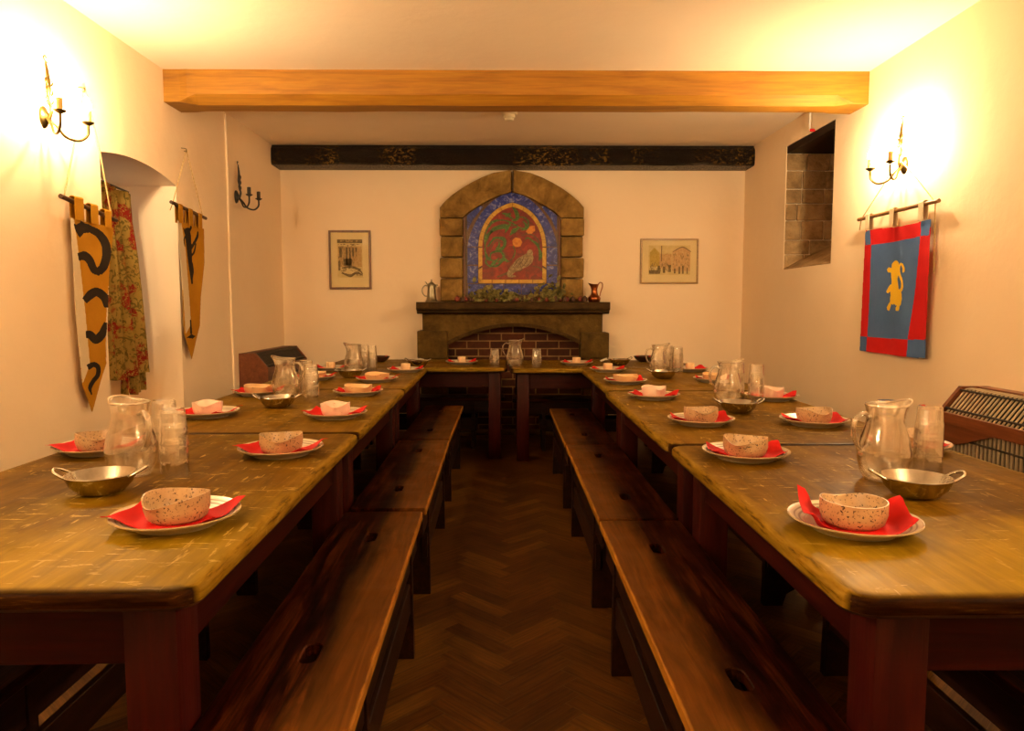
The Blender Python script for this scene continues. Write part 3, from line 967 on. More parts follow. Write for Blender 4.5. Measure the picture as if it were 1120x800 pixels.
for k in range(26):
    u = 499 + k * 5.6 + rg.uniform(-2, 2)
    p = at(u, 325, 'y', 7.03 + rg.uniform(-.05, .04)); r = rg.uniform(.019, .030)
    if k % 2:
        bm = bmesh.new()
        add_lathe(bm, [(0, 0), (r * .8, r * .25), (r, r * .7), (r * .7, r * 1.5), (r * .35, r * 2.0), (0, r * 2.2)], 12, fn=lambda a, b, c: (a * math.cos(c) * (1 + .18 * math.cos(6 * c + b * 300)), a * math.sin(c) * (1 + .18 * math.cos(6 * c + b * 300)), b))
        bmesh.ops.translate(bm, verts=bm.verts, vec=(p.x, p.y, zt + .001))
        obj('fir_cone', bm, M['fir_cone'], ga, smooth=50, world=True)
    else:
        bm = bmesh.new()
        add_lathe(bm, [(0, 0), (r * .7, r * .25), (r, r), (r * .75, r * 1.65), (r * .25, r * 1.9), (r * .35, r * 2.2), (0, r * 2.1)], 14)
        bmesh.ops.translate(bm, verts=bm.verts, vec=(p.x, p.y, zt + .001))
        obj('dried_fruit', bm, M['dried_fruit'], ga, smooth=50, world=True)

# pewter flagon and copper jug on the mantel
p = at(472, 326, 'y', 7.02)
t = thing('flagon', 'pewter lidded flagon at the left end of the mantel shelf', 'flagon', (p.x, 7.02, zt))
obj('body', lathe([(0, 0), (.058, 0), (.06, .01), (.05, .02), (.043, .06), (.038, .12), (.037, .152), (.041, .156), (.041, .16), (0, .16)], 28), M['pewter'], t, smooth=35)
obj('lid', lathe([(0, .2), (.006, .215), (.009, .206), (.006, .196), (.012, .190), (.034, .172), (.043, .163), (.043, .159), (0, .159)], 28), M['pewter'], t, smooth=35)
obj('handle', tube([(-.038, 0, .15), (-.06, 0, .158), (-.085, 0, .13), (-.086, 0, .09), (-.065, 0, .06), (-.042, 0, .055)], .0055, 8, 6), M['pewter'], t, smooth=60)
obj('thumbpiece', tube([(-.038, 0, .165), (-.05, 0, .185), (-.062, 0, .195)], [.006, .005, .003], 6), M['pewter'], t, smooth=60)
obj('spout', tube([(.036, 0, .145), (.05, 0, .158), (.058, 0, .166)], [.014, .010, .006], 8), M['pewter'], t, smooth=60)
p = at(650, 326, 'y', 7.02)
t = thing('copper_jug', 'small brown copper jug at the right end of the mantel shelf', 'jug', (p.x, 7.02, zt))
def lip(r, z, a):
    k = max(0, (z - .135) / .05) * max(0, math.cos(a - PI)) ** 3
    return ((r + .03 * k) * math.cos(a), r * math.sin(a), z + .018 * k)
obj('body', lathe([(0, 0), (.052, 0), (.056, .008), (.058, .02), (.062, .035), (.055, .05), (.036, .068), (.029, .09), (.029, .12), (.034, .145), (.042, .17), (.038, .17), (.030, .145), (.024, .12), (.024, .07), (0, .05)], 28, fn=lip), M['copper'], t, smooth=50)
obj('handle', tube([(.03, 0, .155), (.05, 0, .185), (.075, 0, .178), (.075, 0, .14), (.06, 0, .095), (.052, 0, .055)], .005, 8, 6), M['copper'], t, smooth=60)

# framed pictures
def picture(name, label, u0, v0, u1, v1, fm, fw, mount, shapes):
    y = YB - .004
    a, b = at(u0, v0, 'y', y - .02), at(u1, v1, 'y', y - .02)
    x0, x1, z1, z0 = a.x, b.x, a.z, b.z
    t = thing(name, label, 'picture', ((x0 + x1) / 2, YB - .01, z0))
    bm = bmesh.new()
    for lo, hi in (((x0, z0), (x0 + fw, z1)), ((x1 - fw, z0), (x1, z1)), ((x0 + fw, z0), (x1 - fw, z0 + fw)), ((x0 + fw, z1 - fw), (x1 - fw, z1))):
        add_box(bm, (lo[0], YB - .024, lo[1]), (hi[0], YB - .001, hi[1]), .003, 1)
    obj('frame', bm, fm, t, world=True)
    obj('mount', box((x0 + fw, YB - .014, z0 + fw), (x1 - fw, YB - .002, z1 - fw)), M['mount'], t, world=True)
    mu, mv0, mv1 = mount
    X = lambda s: x0 + (x1 - x0) * s
    Z = lambda s: z1 + (z0 - z1) * s
    obj('print', box((X(mu), YB - .0155, Z(mv1)), (X(1 - mu), YB - .0135, Z(mv0))), M['print_paper'], t, world=True)
    for i, (mt, polys) in enumerate(shapes):
        bm = bmesh.new()
        for pl in polys: add_slab(bm, [Vector((X(s), YB - .0158 - .0004 * i, Z(r))) for s, r in pl], (0, .0004, 0))
        ink = obj('print_drawing', bm, mt, t, world=True)
    obj('glazing', box((x0 + fw * .8, YB - .0205, z0 + fw * .8), (x1 - fw * .8, YB - .0195, z1 - fw * .8)), M['picture_glass'], t, world=True)
    return t
rp = random.Random(21)
def hatch(x0, y0, x1, y1, n, lw=.008, lh=.05):
    out = []
    for _ in range(n):
        x, y = rp.uniform(x0, x1 - lw), rp.uniform(y0, y1 - lh)
        out.append([(x, y), (x + lw * rp.uniform(.7, 1.8), y), (x + lw * rp.uniform(.7, 1.8), y + lh * rp.uniform(.4, 1)), (x, y + lh * rp.uniform(.4, 1))])
    return out
rect = lambda a, b, c, d: [(a, b), (c, b), (c, d), (a, d)]
picture('framed_print', 'portrait framed sepia print of a columned building, left of the fireplace', 359, 252, 406, 316.5, M['frame_brown'], .02, (.2, .15, .8),
        [(M['print_wash'], [rect(.22, .27, .78, .62)]),
         (M['print_ink'], [rect(.2, .155, .8, .215), rect(.25, .29, .31, .46), rect(.40, .29, .45, .6), rect(.48, .29, .52, .6), rect(.55, .29, .6, .44), rect(.63, .29, .67, .44), rect(.34, .48, .55, .6), stroke([(.3, .64), (.5, .62), (.7, .66), (.8, .74)], [.02, .04, .04, .02]), stroke([(.3, .72), (.5, .77), (.65, .72), (.8, .76)], [.02, .05, .04, .02]), rect(.22, .52, .27, .68)] + hatch(.22, .24, .6, .62, 60) + hatch(.28, .64, .78, .78, 40, .03, .012) + hatch(.22, .22, .72, .27, 18, .03, .012)), (M['print_wash'], hatch(.6, .3, .78, .6, 25, .012, .08) + hatch(.22, .155, .78, .21, 20, .02, .02))])
picture('framed_print', 'landscape gilt-framed watercolour of a street, right of the fireplace', 701, 261, 763.5, 310.5, M['frame_gold'], .017, (.14, .15, .8),
        [(M['print_gold'], [[(.16, .3), (.24, .2), (.33, .32), (.33, .62), (.16, .62)]]),
         (M['print_pink'], [[(.55, .28), (.66, .2), (.72, .17), (.78, .2), (.86, .28), (.86, .72), (.55, .72)], rect(.33, .34, .54, .66)]),
         (M['print_ink'], [stroke([(.56, .29), (.72, .19), (.87, .29)], [.012, .025, .012]), rect(.15, .70, .3, .78), rect(.30, .6, .34, .78), rect(.39, .62, .43, .76), rect(.48, .58, .53, .74), rect(.58, .66, .61, .77), rect(.66, .62, .69, .78), rect(.72, .6, .75, .78), rect(.8, .64, .82, .78), rect(.355, .16, .37, .5)] + hatch(.16, .5, .5, .78, 60, .006, .06) + hatch(.56, .3, .85, .66, 40, .005, .06)), (M['print_gold'], hatch(.16, .25, .34, .6, 30, .014, .06)), (M['print_wash'], hatch(.36, .3, .54, .7, 30, .01, .06))])

# ------------------------------------------------------------------ radiator covers
def make_cover(label, slat):
    """long axis +y, back on x = 0, front towards +x"""
    L = 1.18
    t = thing('radiator_cover', label, 'radiator cover')
    D, Dt, zl, zt_ = .235, .14, .735, .855
    side = [(.0, 0), (D, 0), (D, zl), (Dt, zt_), (.0, zt_)]
    for y in (0, L - .025):
        obj('end_panel', slab([(x, y, z) for x, z in side], (0, .025, 0)), M['cover_wood'], t)
    obj('top_board', box((0, .024, zt_ - .02), (.06, L - .024, zt_ - .001), .003), M['cover_wood'], t)
    bm = bmesh.new()
    add_box(bm, (D - .022, .024, zl - .055), (D - .001, L - .024, zl - .001), .002)
    n = 24
    low = []
    for k in range(n + 1):
        y = .025 + (L - .05) * k / n
        s = abs(2 * k / n - 1)
        low.append((D - .021, y, zl - .06 - .085 * min(1, max(0, (s - .35) / .45))))
    add_slab(bm, [(D - .021, .025, zl - .05)] + low + [(D - .021, L - .025, zl - .05)], (.018, 0, 0))
    add_box(bm, (D - .022, .024, 0.0), (D - .001, L - .024, .10), .002)
    obj('front_rail', bm, M['cover_wood'], t)
    bm = bmesh.new()
    d = Vector((Dt - D, 0, zt_ - zl))
    nn = 40
    for k in range(nn):
        y = .045 + (L - .09) * k / (nn - 1)
        a = Vector((D - .016, y, zl - .002)); b = a + d * .93
        c = Vector((.06, y, zt_ - .012))
        add_tube(bm, [a, b, b + Vector((-.03, 0, .004)), c], .0075, 6, flat=(1.0, .5))
    obj('upper_grille', bm, slat, t)
    bm = bmesh.new()
    for k in range(nn):
        y = .045 + (L - .09) * k / (nn - 1)
        add_box(bm, (D - .030, y - .0075, .09), (D - .024, y + .0075, zl - .05))
    obj('lower_grille', bm, slat, t)
    bm = bmesh.new()
    for s in (.15, .86):
        a = Vector((D - .008, 0, zl)) + d * s
        add_tube(bm, [a + Vector((0, .024, 0)), a + Vector((0, L - .024, 0))], .005, 6)
    for z in (.62, .40, .18): add_tube(bm, [(D - .020, .024, z), (D - .020, L - .024, z)], .005, 6)
    obj('cross_bar', bm, M['iron'], t)
    obj('back_board', box((0.001, .024, 0), (.012, L - .024, zt_ - .02)), M['iron'], t)
    return t


cv = make_cover('wooden radiator cover with pale slatted grilles against the right wall', M['cover_slat'])
cv.location = (XR - .002, 3.50, 0.0); cv.rotation_euler = (0, 0, PI)
cv['group'] = 'radiator covers'
cv = make_cover('wooden radiator cover with dark slanted grille in the left back corner', M['iron'])
cv.location = (XL + .002, 5.97, 0.0); cv['group'] = 'radiator covers'

# ------------------------------------------------------------------ wall sconces
def make_sconce(label, lit, bulb='bulb'):
    """wall on x = 0, arms reach +x and spread along y; the base is at the backplate"""
    t = thing('wall_sconce', label, 'wall lamp', group='two-armed candle sconces')
    met = M['brass'] if lit else M['iron']
    bm = bmesh.new()
    add_lathe(bm, [(0, .028), (.012, .027), (.022, .02), (.036, .012), (.042, .004), (.042, 0), (0, 0)], 24, fn=lambda r, z, a: (z, r * math.cos(a) * .82, r * math.sin(a) * 1.25))
    obj('backplate', bm, met, t, smooth=40)
    bm = bmesh.new()
    add_tube(bm, [(.03, 0, -.01), (.04, 0, .03), (.034, 0, .07), (.03, 0, .13), (.03, 0, .19), (.026, 0, .235), (.022, 0, .255)], [.008, .009, .006, .013, .009, .006, .001], 8, 5)
    for s in (-1, 1):
        for z0_, h in ((.05, .05), (.09, .055), (.135, .05)):
            add_tube(bm, [(.03, 0, z0_), (.035, s * .02, z0_ + h * .3), (.034, s * .026, z0_ + h * .65), (.03, s * .008, z0_ + h)], [.003, .005, .004, .001], 6, 4)
    add_tube(bm, [(.026, .012, .25), (.022, 0, .258), (.022, -.012, .27), (.022, 0, .282), (.022, .01, .272)], .003, 6, 4)
    obj('finial', bm, met, t, smooth=60)
    for s in (-1, 1):
        arm = obj('arm', tube([(.02, s * .01, -.005), (.05, s * .022, -.04), (.075, s * .045, -.082), (.115, s * .085, -.092), (.143, s * .11, -.06), (.146, s * .113, -.012)], .0068, 8, 6), met, t, smooth=60)
        c = (.146, s * .113, 0)
        obj('drip_pan', lathe([(0, -.014), (.01, -.012), (.026, -.002), (.028, .003), (.022, .002), (0, .0)], 20, c), met, arm, smooth=40)
        obj('candle_sleeve', lathe([(0, .0), (.0145, .0), (.0145, .058), (.008, .06), (0, .06)], 16, c), M['candle'] if lit else M['candle_dark'], arm, smooth=40)
        if lit: obj('bulb', lathe([(0, .058), (.010, .06), (.0155, .075), (.0150, .09), (.008, .108), (0, .122)], 12, c), M[bulb], arm, smooth=60)
    return t


s1 = make_sconce('lit gilt two-armed candle sconce on the left wall above the serpent banner', True)
p = at(52, 128, 'x', XL + .02)
s1.location = (XL, p.y, p.z)
pr_ = at(986, 181, 'x', XR - .02)
s2 = dup(s1, (XR, pr_.y, pr_.z), PI, 'lit gilt two-armed candle sconce on the right wall above the lion banner', 'two-armed candle sconces')
s3 = make_sconce('unlit black iron candle sconce on the far left wall beside the tree banner', False)
s3.location = (XL, 6.02, 2.12)
# unseen pair of sconces, added to light the near ends of the tables
s4 = make_sconce('added fill sconce, lit, on left wall beside the camera, out of view', True, 'bulb_fill')
s4.location = (XL, 0.35, 2.10)
s5 = dup(s4, (XR, 0.35, 2.10), PI, 'added fill sconce, lit, on right wall beside the camera, out of view', 'two-armed candle sconces')

# ------------------------------------------------------------------ curtain
def curtain():
    xc = XL - .20
    t = thing('curtain', 'floral olive and red curtain hanging in the arched left window recess', 'curtain', (xc, 4.4, .72))
    ya, yb_ = 4.06, 4.62
    nu, nv = 120, 46
    def grid(y_a, y_b, zlo, zhi, drift, dx, ph):
        bm = bmesh.new(); vs = []
        for j in range(nv + 1):
            s = j / nv
            row = []
            for i in range(nu + 1):
                u = i / nu
                y = (y_a + (y_b - y_a) * u) + drift * s * u
                amp = .012 + .016 * min(1, s * 3)
                x = xc + dx + amp * math.sin(u * 2 * PI * 6 + ph + .8 * math.sin(s * 2 + u * 4)) + .012 * math.sin(u * 2 * PI * 2.3 + 2 * s)
                if s < .08: x += .006 * math.sin(u * 2 * PI * 26)
                z = zhi + (zlo - zhi) * s - .05 * u * (1 - s) * .9 + .012 * math.sin(u * 9) * s
                row.append(bm.verts.new((x, y, z)))
            vs.append(row)
        for a, b in zip(vs, vs[1:]):
            for i in range(nu): bm.faces.new((a[i], a[i + 1], b[i + 1], b[i]))
        thicken(bm, .0025)
        return bm
    obj('drape', grid(ya, yb_ + .06, .80, 1.985, .17, .02, 0), M['curtain'], t, smooth=70, world=True)
    obj('lower_fold', grid(4.60, 4.83, .68, 1.2, .02, -.03, 1.5), M['curtain'], t, smooth=70, world=True)
    obj('curtain_rail', tube([(xc, 4.025, 1.995), (xc, 4.70, 1.955)], .007, 8), M['iron'], t, smooth=50, world=True)
curtain()

# ------------------------------------------------------------------ banners
def banner(label, xw_, sgn, rod, hook, cordpts, region, scale, outline, classes, wave, rodmat, tabs, tabmat, cell=.0042, extra=None, order='yz'):
    """cloth sheet in the plane x = xw_, split by the drawn regions; sgn points into the room"""
    Zp = lambda p: at(region[0] + p[0] / scale, region[1] + p[1] / scale, 'x', xw_)
    O = [Zp(p) for p in outline]
    O2 = [(p.y, p.z) for p in O]
    ys = [p[0] for p in O2]; zs = [p[1] for p in O2]
    y0_, y1_, z0_, z1_ = min(ys), max(ys), min(zs), max(zs)
    t = thing('banner', label, 'banner', (xw_, (y0_ + y1_) / 2, z0_), group='hanging wall banners')
    cl_ = [(n, m, [[(Zp(p).y, Zp(p).z) for p in pl] for pl in polys]) for n, m, polys in classes]
    ny_, nz_ = int((y1_ - y0_) / cell) + 1, int((z1_ - z0_) / cell) + 1
    bins = {}
    bb = [[(min(p[0] for p in pl), max(p[0] for p in pl), min(p[1] for p in pl), max(p[1] for p in pl), pl) for pl in polys] for n, m, polys in cl_]
    for j in range(nz_):
        zc = z0_ + (j + .5) * cell
        for i in range(ny_):
            yc = y0_ + (i + .5) * cell
            if not inside((yc, zc), O2): continue
            k = 0
            for ci, pls in enumerate(bb):
                for (a, b, c, d, pl) in pls:
                    if a <= yc <= b and c <= zc <= d and inside((yc, zc), pl): k = ci
            bins.setdefault(k, []).append((i, j))
    for k, cells in bins.items():
        bm = bmesh.new(); vd = {}
        def V(i, j):
            if (i, j) not in vd:
                y, z = y0_ + i * cell, z0_ + j * cell
                vd[(i, j)] = bm.verts.new((xw_ + sgn * wave((y - y0_) / (y1_ - y0_), (z - z0_) / (z1_ - z0_)), y, z))
            return vd[(i, j)]
        for i, j in cells: bm.faces.new((V(i, j), V(i + 1, j), V(i + 1, j + 1), V(i, j + 1)))
        # smooth the stepped rim
        for _ in range(2):
            bverts = [v for v in bm.verts if any(len(e.link_faces) == 1 for e in v.link_edges)]
            new = {}
            for v in bverts:
                nb = [e.other_vert(v).co for e in v.link_edges if len(e.link_faces) == 1]
                if len(nb) == 2: new[v] = v.co * .5 + (nb[0] + nb[1]) * .25
            for v, c in new.items(): v.co = c
        thicken(bm, .003 if k == 0 else .0034)
        n_, m_, _ = cl_[k]
        obj(n_, bm, m_, t, smooth=60, world=True)
    a, b = [at(*p, 'x', xw_) for p in rod]
    obj('rod', tube([a, b], .0115, 10), rodmat, t, smooth=50, world=True)
    for (u, v, v2, w) in tabs:
        p, q_ = at(u, v, 'x', xw_), at(u, v2, 'x', xw_)
        bm = bmesh.new()
        for dx in (.013, -.013):
            zlo = q_.z if dx > 0 else q_.z
            add_box(bm, (xw_ + sgn * dx - .0015, p.y - w / 2, zlo), (xw_ + sgn * dx + .0015, p.y + w / 2, p.z + .006))
        arcp = [(xw_ + sgn * .013 * math.cos(k * PI / 6), p.z + .006 + .010 * math.sin(k * PI / 6)) for k in range(7)]
        outp = [(xw_ + sgn * .016 * math.cos(k * PI / 6), p.z + .006 + .013 * math.sin(k * PI / 6)) for k in range(7)]
        add_slab(bm, [(x, p.y - w / 2, z) for x, z in arcp + outp[::-1]], (0, w, 0))
        obj('tab', bm, tabmat, t, world=True)
    for pts in cordpts:
        obj('cord', tube([at(*p, 'x', xw_ - sgn * .012) for p in pts], .0034, 6), M['cord'], t, smooth=60, world=True)
    h = at(*hook, 'x', xw_)
    wx = XL if sgn > 0 else XR
    obj('hook', tube([(wx, h.y, h.z + .012), (wx + sgn * .03, h.y, h.z + .008), (wx + sgn * .034, h.y, h.z - .004), (wx + sgn * .03, h.y, h.z - .012), (wx + sgn * .018, h.y, h.z - .008)], .003, 6, 4), M['brass'], t, smooth=60, world=True)
    return t


# serpent banner (drawn in the coordinates of the view [50,200,180,460] at 3.077)
S3 = 3.077
ser = [stroke([(94, 152), (120, 146), (150, 155), (180, 172), (200, 205), (204, 240), (196, 280), (180, 302)], [14, 26, 24, 24, 26, 26, 26, 26]),
       stroke([(188, 302), (165, 292), (150, 262), (130, 246), (106, 250)], [24, 26, 30, 30, 26]),
       stroke([(128, 398), (150, 378), (175, 368), (198, 385), (206, 420)], [24, 32, 30, 26, 14]),
       stroke([(203, 470), (192, 510), (170, 528), (148, 512), (132, 512)], [10, 28, 30, 28, 24]),
       stroke([(138, 622), (160, 612), (178, 622), (176, 648), (158, 668), (146, 690), (152, 714)], [20, 18, 18, 17, 16, 14, 4]),
       [(90, 136), (106, 144), (118, 128), (138, 144), (150, 140), (152, 168), (128, 170), (112, 186), (96, 160)]]
banner('ochre banner with black serpent and pointed foot, hanging below the left sconce', XL + .035, 1, ((66, 214.5), (127, 241)), (93, 98),
       [[(70, 215), (82, 157), (93, 98)], [(93, 98), (109, 165), (122, 238)]], (50, 200), S3,
       [(82, 118), (225, 152), (212, 300), (207, 610), (154, 772), (122, 680), (100, 440)],
       [('cloth', M['ochre'], []),
        ('lining', M['backing'], [[(82, 118), (92, 122), (112, 270), (132, 450), (146, 610), (122, 676), (100, 440)], [(211, 340), (204, 480), (206, 600), (216, 610), (220, 400)]]),
        ('serpent', M['black_paint'], ser)],
       lambda u, v: .005 * math.sin(u * 7 + 1.2 * v), M['rod'],
       [(83.5, 219, 241, .075), (100.5, 227, 245, .065), (115.5, 233, 249, .062)], M['ochre'])
# tree banner ([170,150,290,400] at 3.2)
tr = [stroke([(112, 318), (116, 350), (120, 400), (124, 450), (130, 515)], [16, 22, 18, 14, 6]), stroke([(120, 400), (135, 375), (146, 350), (148, 330)], [10, 9, 8, 3]),
      stroke([(116, 360), (105, 335), (98, 318)], [10, 7, 3]), stroke([(122, 420), (136, 405), (143, 372)], [8, 6, 3]), [(106, 703), (125, 690), (142, 697), (130, 706)], stroke([(122, 640), (124, 690)], [5, 8]),
      stroke([(118, 330), (126, 318), (124, 306)], [10, 7, 3]), stroke([(108, 345), (100, 360), (103, 385)], [6, 5, 2]), stroke([(128, 440), (133, 470), (131, 500)], [9, 7, 2])]
banner('narrow ochre banner with a black tree, hanging between arched window and conduit', XL + .035, 1, ((187, 221), (225, 239)), (204, 164),
       [[(189, 222), (204, 164)], [(204, 164), (222, 238)], [(189, 222), (186, 230)]], (170, 150), 3.2,
       [(76, 292), (168, 322), (170, 440), (160, 560), (158, 660), (126, 778), (100, 690), (92, 500)],
       [('cloth', M['ochre'], []),
        ('lining', M['backing'], [[(76, 292), (90, 300), (106, 400), (118, 560), (124, 655), (104, 690), (92, 500)]]),
        ('tree', M['black_paint'], tr)],
       lambda u, v: .004 * math.sin(u * 6 + 2 * v), M['rod'],
       [(195.5, 226, 244, .06), (206.5, 231, 247, .06), (217, 236, 250, .055)], M['ochre'])
# lion banner ([840,110,1120,410] at 2.667)
S8 = 2.667
L2 = lambda pts: [((950 + x / 10 - 840) * S8, (270 + y / 10 - 110) * S8) for x, y in pts]
def LW(pts, ws): 
    return stroke(L2(pts), [w * .2667 for w in ws])
lion = [L2([(250, 180), (290, 160), (320, 175), (328, 230), (322, 300), (305, 345), (318, 400), (345, 460), (375, 500), (382, 560), (370, 620), (362, 680), (350, 706), (310, 702), (305, 670), (335, 640), (300, 640), (262, 615), (245, 585), (240, 620), (225, 660), (212, 700), (185, 695), (180, 665), (205, 620), (218, 600), (222, 540), (218, 490), (195, 500), (185, 480), (215, 450), (235, 400), (228, 330), (222, 280), (190, 285), (180, 250), (200, 222), (225, 235), (238, 270), (242, 220)]),
        L2([(232, 190), (262, 158), (300, 150), (335, 172), (345, 230), (342, 300), (322, 350), (300, 372), (262, 360), (232, 330), (225, 270)]),
        L2([(225, 520), (262, 480), (330, 470), (384, 500), (392, 570), (378, 640), (335, 650), (300, 600), (262, 640), (228, 620), (215, 570)]),
        L2([(232, 340), (318, 340), (350, 480), (300, 520), (232, 510)]),
        L2([(212, 420), (250, 400), (262, 440), (215, 480), (196, 512), (174, 498), (180, 470)]),
        LW([(345, 500), (380, 470), (392, 420), (380, 360), (355, 310), (345, 250), (355, 200), (378, 185)], [30, 34, 22, 26, 30, 20, 24, 30]),
        LW([(378, 185), (395, 215), (405, 250), (398, 285)], [26, 24, 30, 20])]
lt = banner('red and blue banner with a yellow rampant lion on the right wall', XR - .035, -1, ((939, 240.5), (1027, 219.5)), (982, 172),
       [[(942, 240), (966, 203), (982, 172)], [(982, 172), (1000, 192), (1022, 220)], [(942, 240), (940, 252)], [(1023, 220), (1022, 260), (1021.5, 298)]], (840, 110), S8,
       [(288, 380), (340, 372), (400, 366), (482, 345), (474, 480), (466, 620), (459, 753), (360, 742), (265, 730), (276, 560)],
       [('border', M['red_cloth'], []),
        ('centre_field', M['blue_cloth'], [[(305, 422), (447, 397), (433, 560), (413, 698), (289, 690), (298, 560)]]),
        ('corner_patch', M['blue_cloth'], [[(285, 384), (302, 378), (304, 420), (288, 422)]]), ('corner_patch', M['blue_cloth'], [[(449, 345), (485, 340), (476, 393), (448, 396)]]),
        ('corner_patch', M['blue_cloth'], [[(260, 688), (288, 690), (284, 735), (260, 735)]]), ('corner_patch', M['blue_cloth'], [[(414, 698), (465, 698), (462, 760), (410, 752)]]),
        ('lion', M['gold_cloth'], lion)],
       lambda u, v: .010 * math.sin(u * 6 + 1.5 * v) + .006 * math.sin(u * 14 + 3), M['rod_mid'],
       [(951, 236.5, 251, .045), (977.5, 230.5, 247, .045), (1010, 223, 241, .05)], M['backing'], cell=.0045)

# ------------------------------------------------------------------ tables
def rrect(w, l, r, n=5):
    pts = []
    for cx, cy, a0 in ((w / 2 - r, l / 2 - r, 0), (-w / 2 + r, l / 2 - r, PI / 2), (-w / 2 + r, -l / 2 + r, PI), (w / 2 - r, -l / 2 + r, 1.5 * PI)):
        for k in range(n + 1):
            a = a0 + PI / 2 * k / n
            pts.append((cx + r * math.cos(a), cy + r * math.sin(a)))
    return pts


def make_table(label, w, l, loc, rz, r=.05, insx=.055, top='tabletop_dark'):
    t = thing('trestle_table', label, 'table', loc, rz, 'refectory tables')
    t.name = 'refectory_table'
    bm = bmesh.new()
    ea = bm.verts.layers.float.new('edge'); eb = bm.verts.layers.float.new('end_edge'); ea = bm.verts.layers.float['edge']
    rings = []
    for ins, z, e, rr in ((.16, .75, 0, .02), (.028, .75, 0, r), (.012, .7495, .75, r), (.004, .7465, 1, r), (0, .740, 1, r), (0.0, .720, .8, r), (.006, .7125, .6, r), (.05, .71, 0, r)):
        ring = []
        for x, y in rrect(w - 2 * ins, l - 2 * ins, max(.012, r - ins * .6)):
            v = bm.verts.new((x, y, z)); end = abs(y) > l / 2 - r * .55; v[ea] = 0 if end else e; v[eb] = (1 if z < .748 else e) if end and z < .7498 else 0; ring.append(v)
        rings.append(ring)
    m = len(rings[0])
    for ri, (A, B) in enumerate(zip(rings, rings[1:])):
        for k in range(m):
            f = bm.faces.new((A[k], A[(k + 1) % m], B[(k + 1) % m], B[k]))
            if ri >= 5: f.material_index = 1
    bm.faces.new(rings[0]); bm.faces.new(rings[-1][::-1])
    obj('tabletop', bm, [M[top], M['table_edge']], t, smooth=40)
    lw = .098; ins = .055
    for sx in (-1, 1):
        for sy in (-1, 1):
            cx, cy = sx * (w / 2 - insx - lw / 2), sy * (l / 2 - ins - lw / 2)
            obj('leg', box((cx - lw / 2, cy - lw / 2, 0), (cx + lw / 2, cy + lw / 2, .7105), .006, 2), M['table_leg'], t, smooth=40)
    for sx in (-1, 1):
        x = sx * (w / 2 - insx - .03)
        obj('apron', box((x - .013, -l / 2 + ins + lw, .585), (x + .013, l / 2 - ins - lw, .7105), .002, 1), M['table_apron'], t)
    for sy in (-1, 1):
        y = sy * (l / 2 - ins - .03)
        obj('apron', box((-w / 2 + insx + lw, y - .013, .585), (w / 2 - insx - lw, y + .013, .7105), .002, 1), M['table_apron_x'], t)
    return t


def col_table(label, xin, side, ya, yb_, w=.955, rz=0.0):
    yc = (ya + yb_) / 2
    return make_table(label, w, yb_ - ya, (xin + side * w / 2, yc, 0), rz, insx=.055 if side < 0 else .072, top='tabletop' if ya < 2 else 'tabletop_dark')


lin = lambda y: -.515 - .0175 * y
ang = math.radians(1.0)
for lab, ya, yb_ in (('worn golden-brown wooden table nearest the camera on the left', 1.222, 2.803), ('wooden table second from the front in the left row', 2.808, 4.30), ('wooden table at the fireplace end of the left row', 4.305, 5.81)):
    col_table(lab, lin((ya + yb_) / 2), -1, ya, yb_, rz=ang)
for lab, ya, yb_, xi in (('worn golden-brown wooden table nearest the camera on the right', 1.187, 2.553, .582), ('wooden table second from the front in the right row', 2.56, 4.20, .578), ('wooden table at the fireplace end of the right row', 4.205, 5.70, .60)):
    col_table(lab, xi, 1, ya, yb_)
make_table('wooden table across the room before the fireplace, left half', .93, 1.52, (.022 - .76, 5.82 + .465, 0), PI / 2)
make_table('wooden table across the room before the fireplace, right half', .93, 1.52, (.042 + .76, 5.712 + .465, 0), PI / 2)

# ------------------------------------------------------------------ benches
BW, BL = .298, 1.47
def stadium(cx, cy, w, l, n=6):
    pts = []
    r = w / 2
    for k in range(n + 1):
        a = PI * k / n; pts.append((cx + r * math.cos(a), cy + l / 2 - r + r * math.sin(a)))
    for k in range(n + 1):
        a = PI + PI * k / n; pts.append((cx + r * math.cos(a), cy - l / 2 + r + r * math.sin(a)))
    return pts


def make_bench(label):
    t = thing('bench', label, 'bench', group='long wooden benches')
    bm = bmesh.new()
    add_holed(bm, [(x, y, .42) for x, y in rrect(BW, BL, .012, 3)], [[(x, y, .42) for x, y in stadium(.0, sy * .42, .038, .095)] for sy in (-1, 1)], (0, 0, .03))
    bmesh.ops.recalc_face_normals(bm, faces=bm.faces)
    es = [e for e in bm.edges if len(e.link_faces) == 2 and e.calc_face_angle(0) > .9]
    bmesh.ops.bevel(bm, geom=es, offset=.003, segments=1, affect='EDGES')
    obj('seat', bm, M['bench'], t)
    for sy in (-1, 1):
        y = sy * (BL / 2 - .27)
        bm = bmesh.new()
        # slab end with a notch between the feet
        o_ = [(-.135, .4205), (-.14, 0), (-.06, 0), (-.045, .05), (0, .075), (.045, .05), (.06, 0), (.14, 0), (.135, .4205)]
        add_slab(bm, [(x, y - .016, z) for x, z in o_], (0, .032, 0))
        obj('leg', bm, M['bench_side'], t)
    for sx in (-1, 1):
        obj('side_rail', box((sx * .118 - .012, -BL / 2 + .05, .315), (sx * .118 + .012, BL / 2 - .05, .4205), .002, 1), M['bench_side'], t)
        obj('stretcher', box((sx * .118 - .011, -BL / 2 + .24, .165), (sx * .118 + .011, BL / 2 - .24, .272), .002, 1), M['bench_side'], t)
    return t


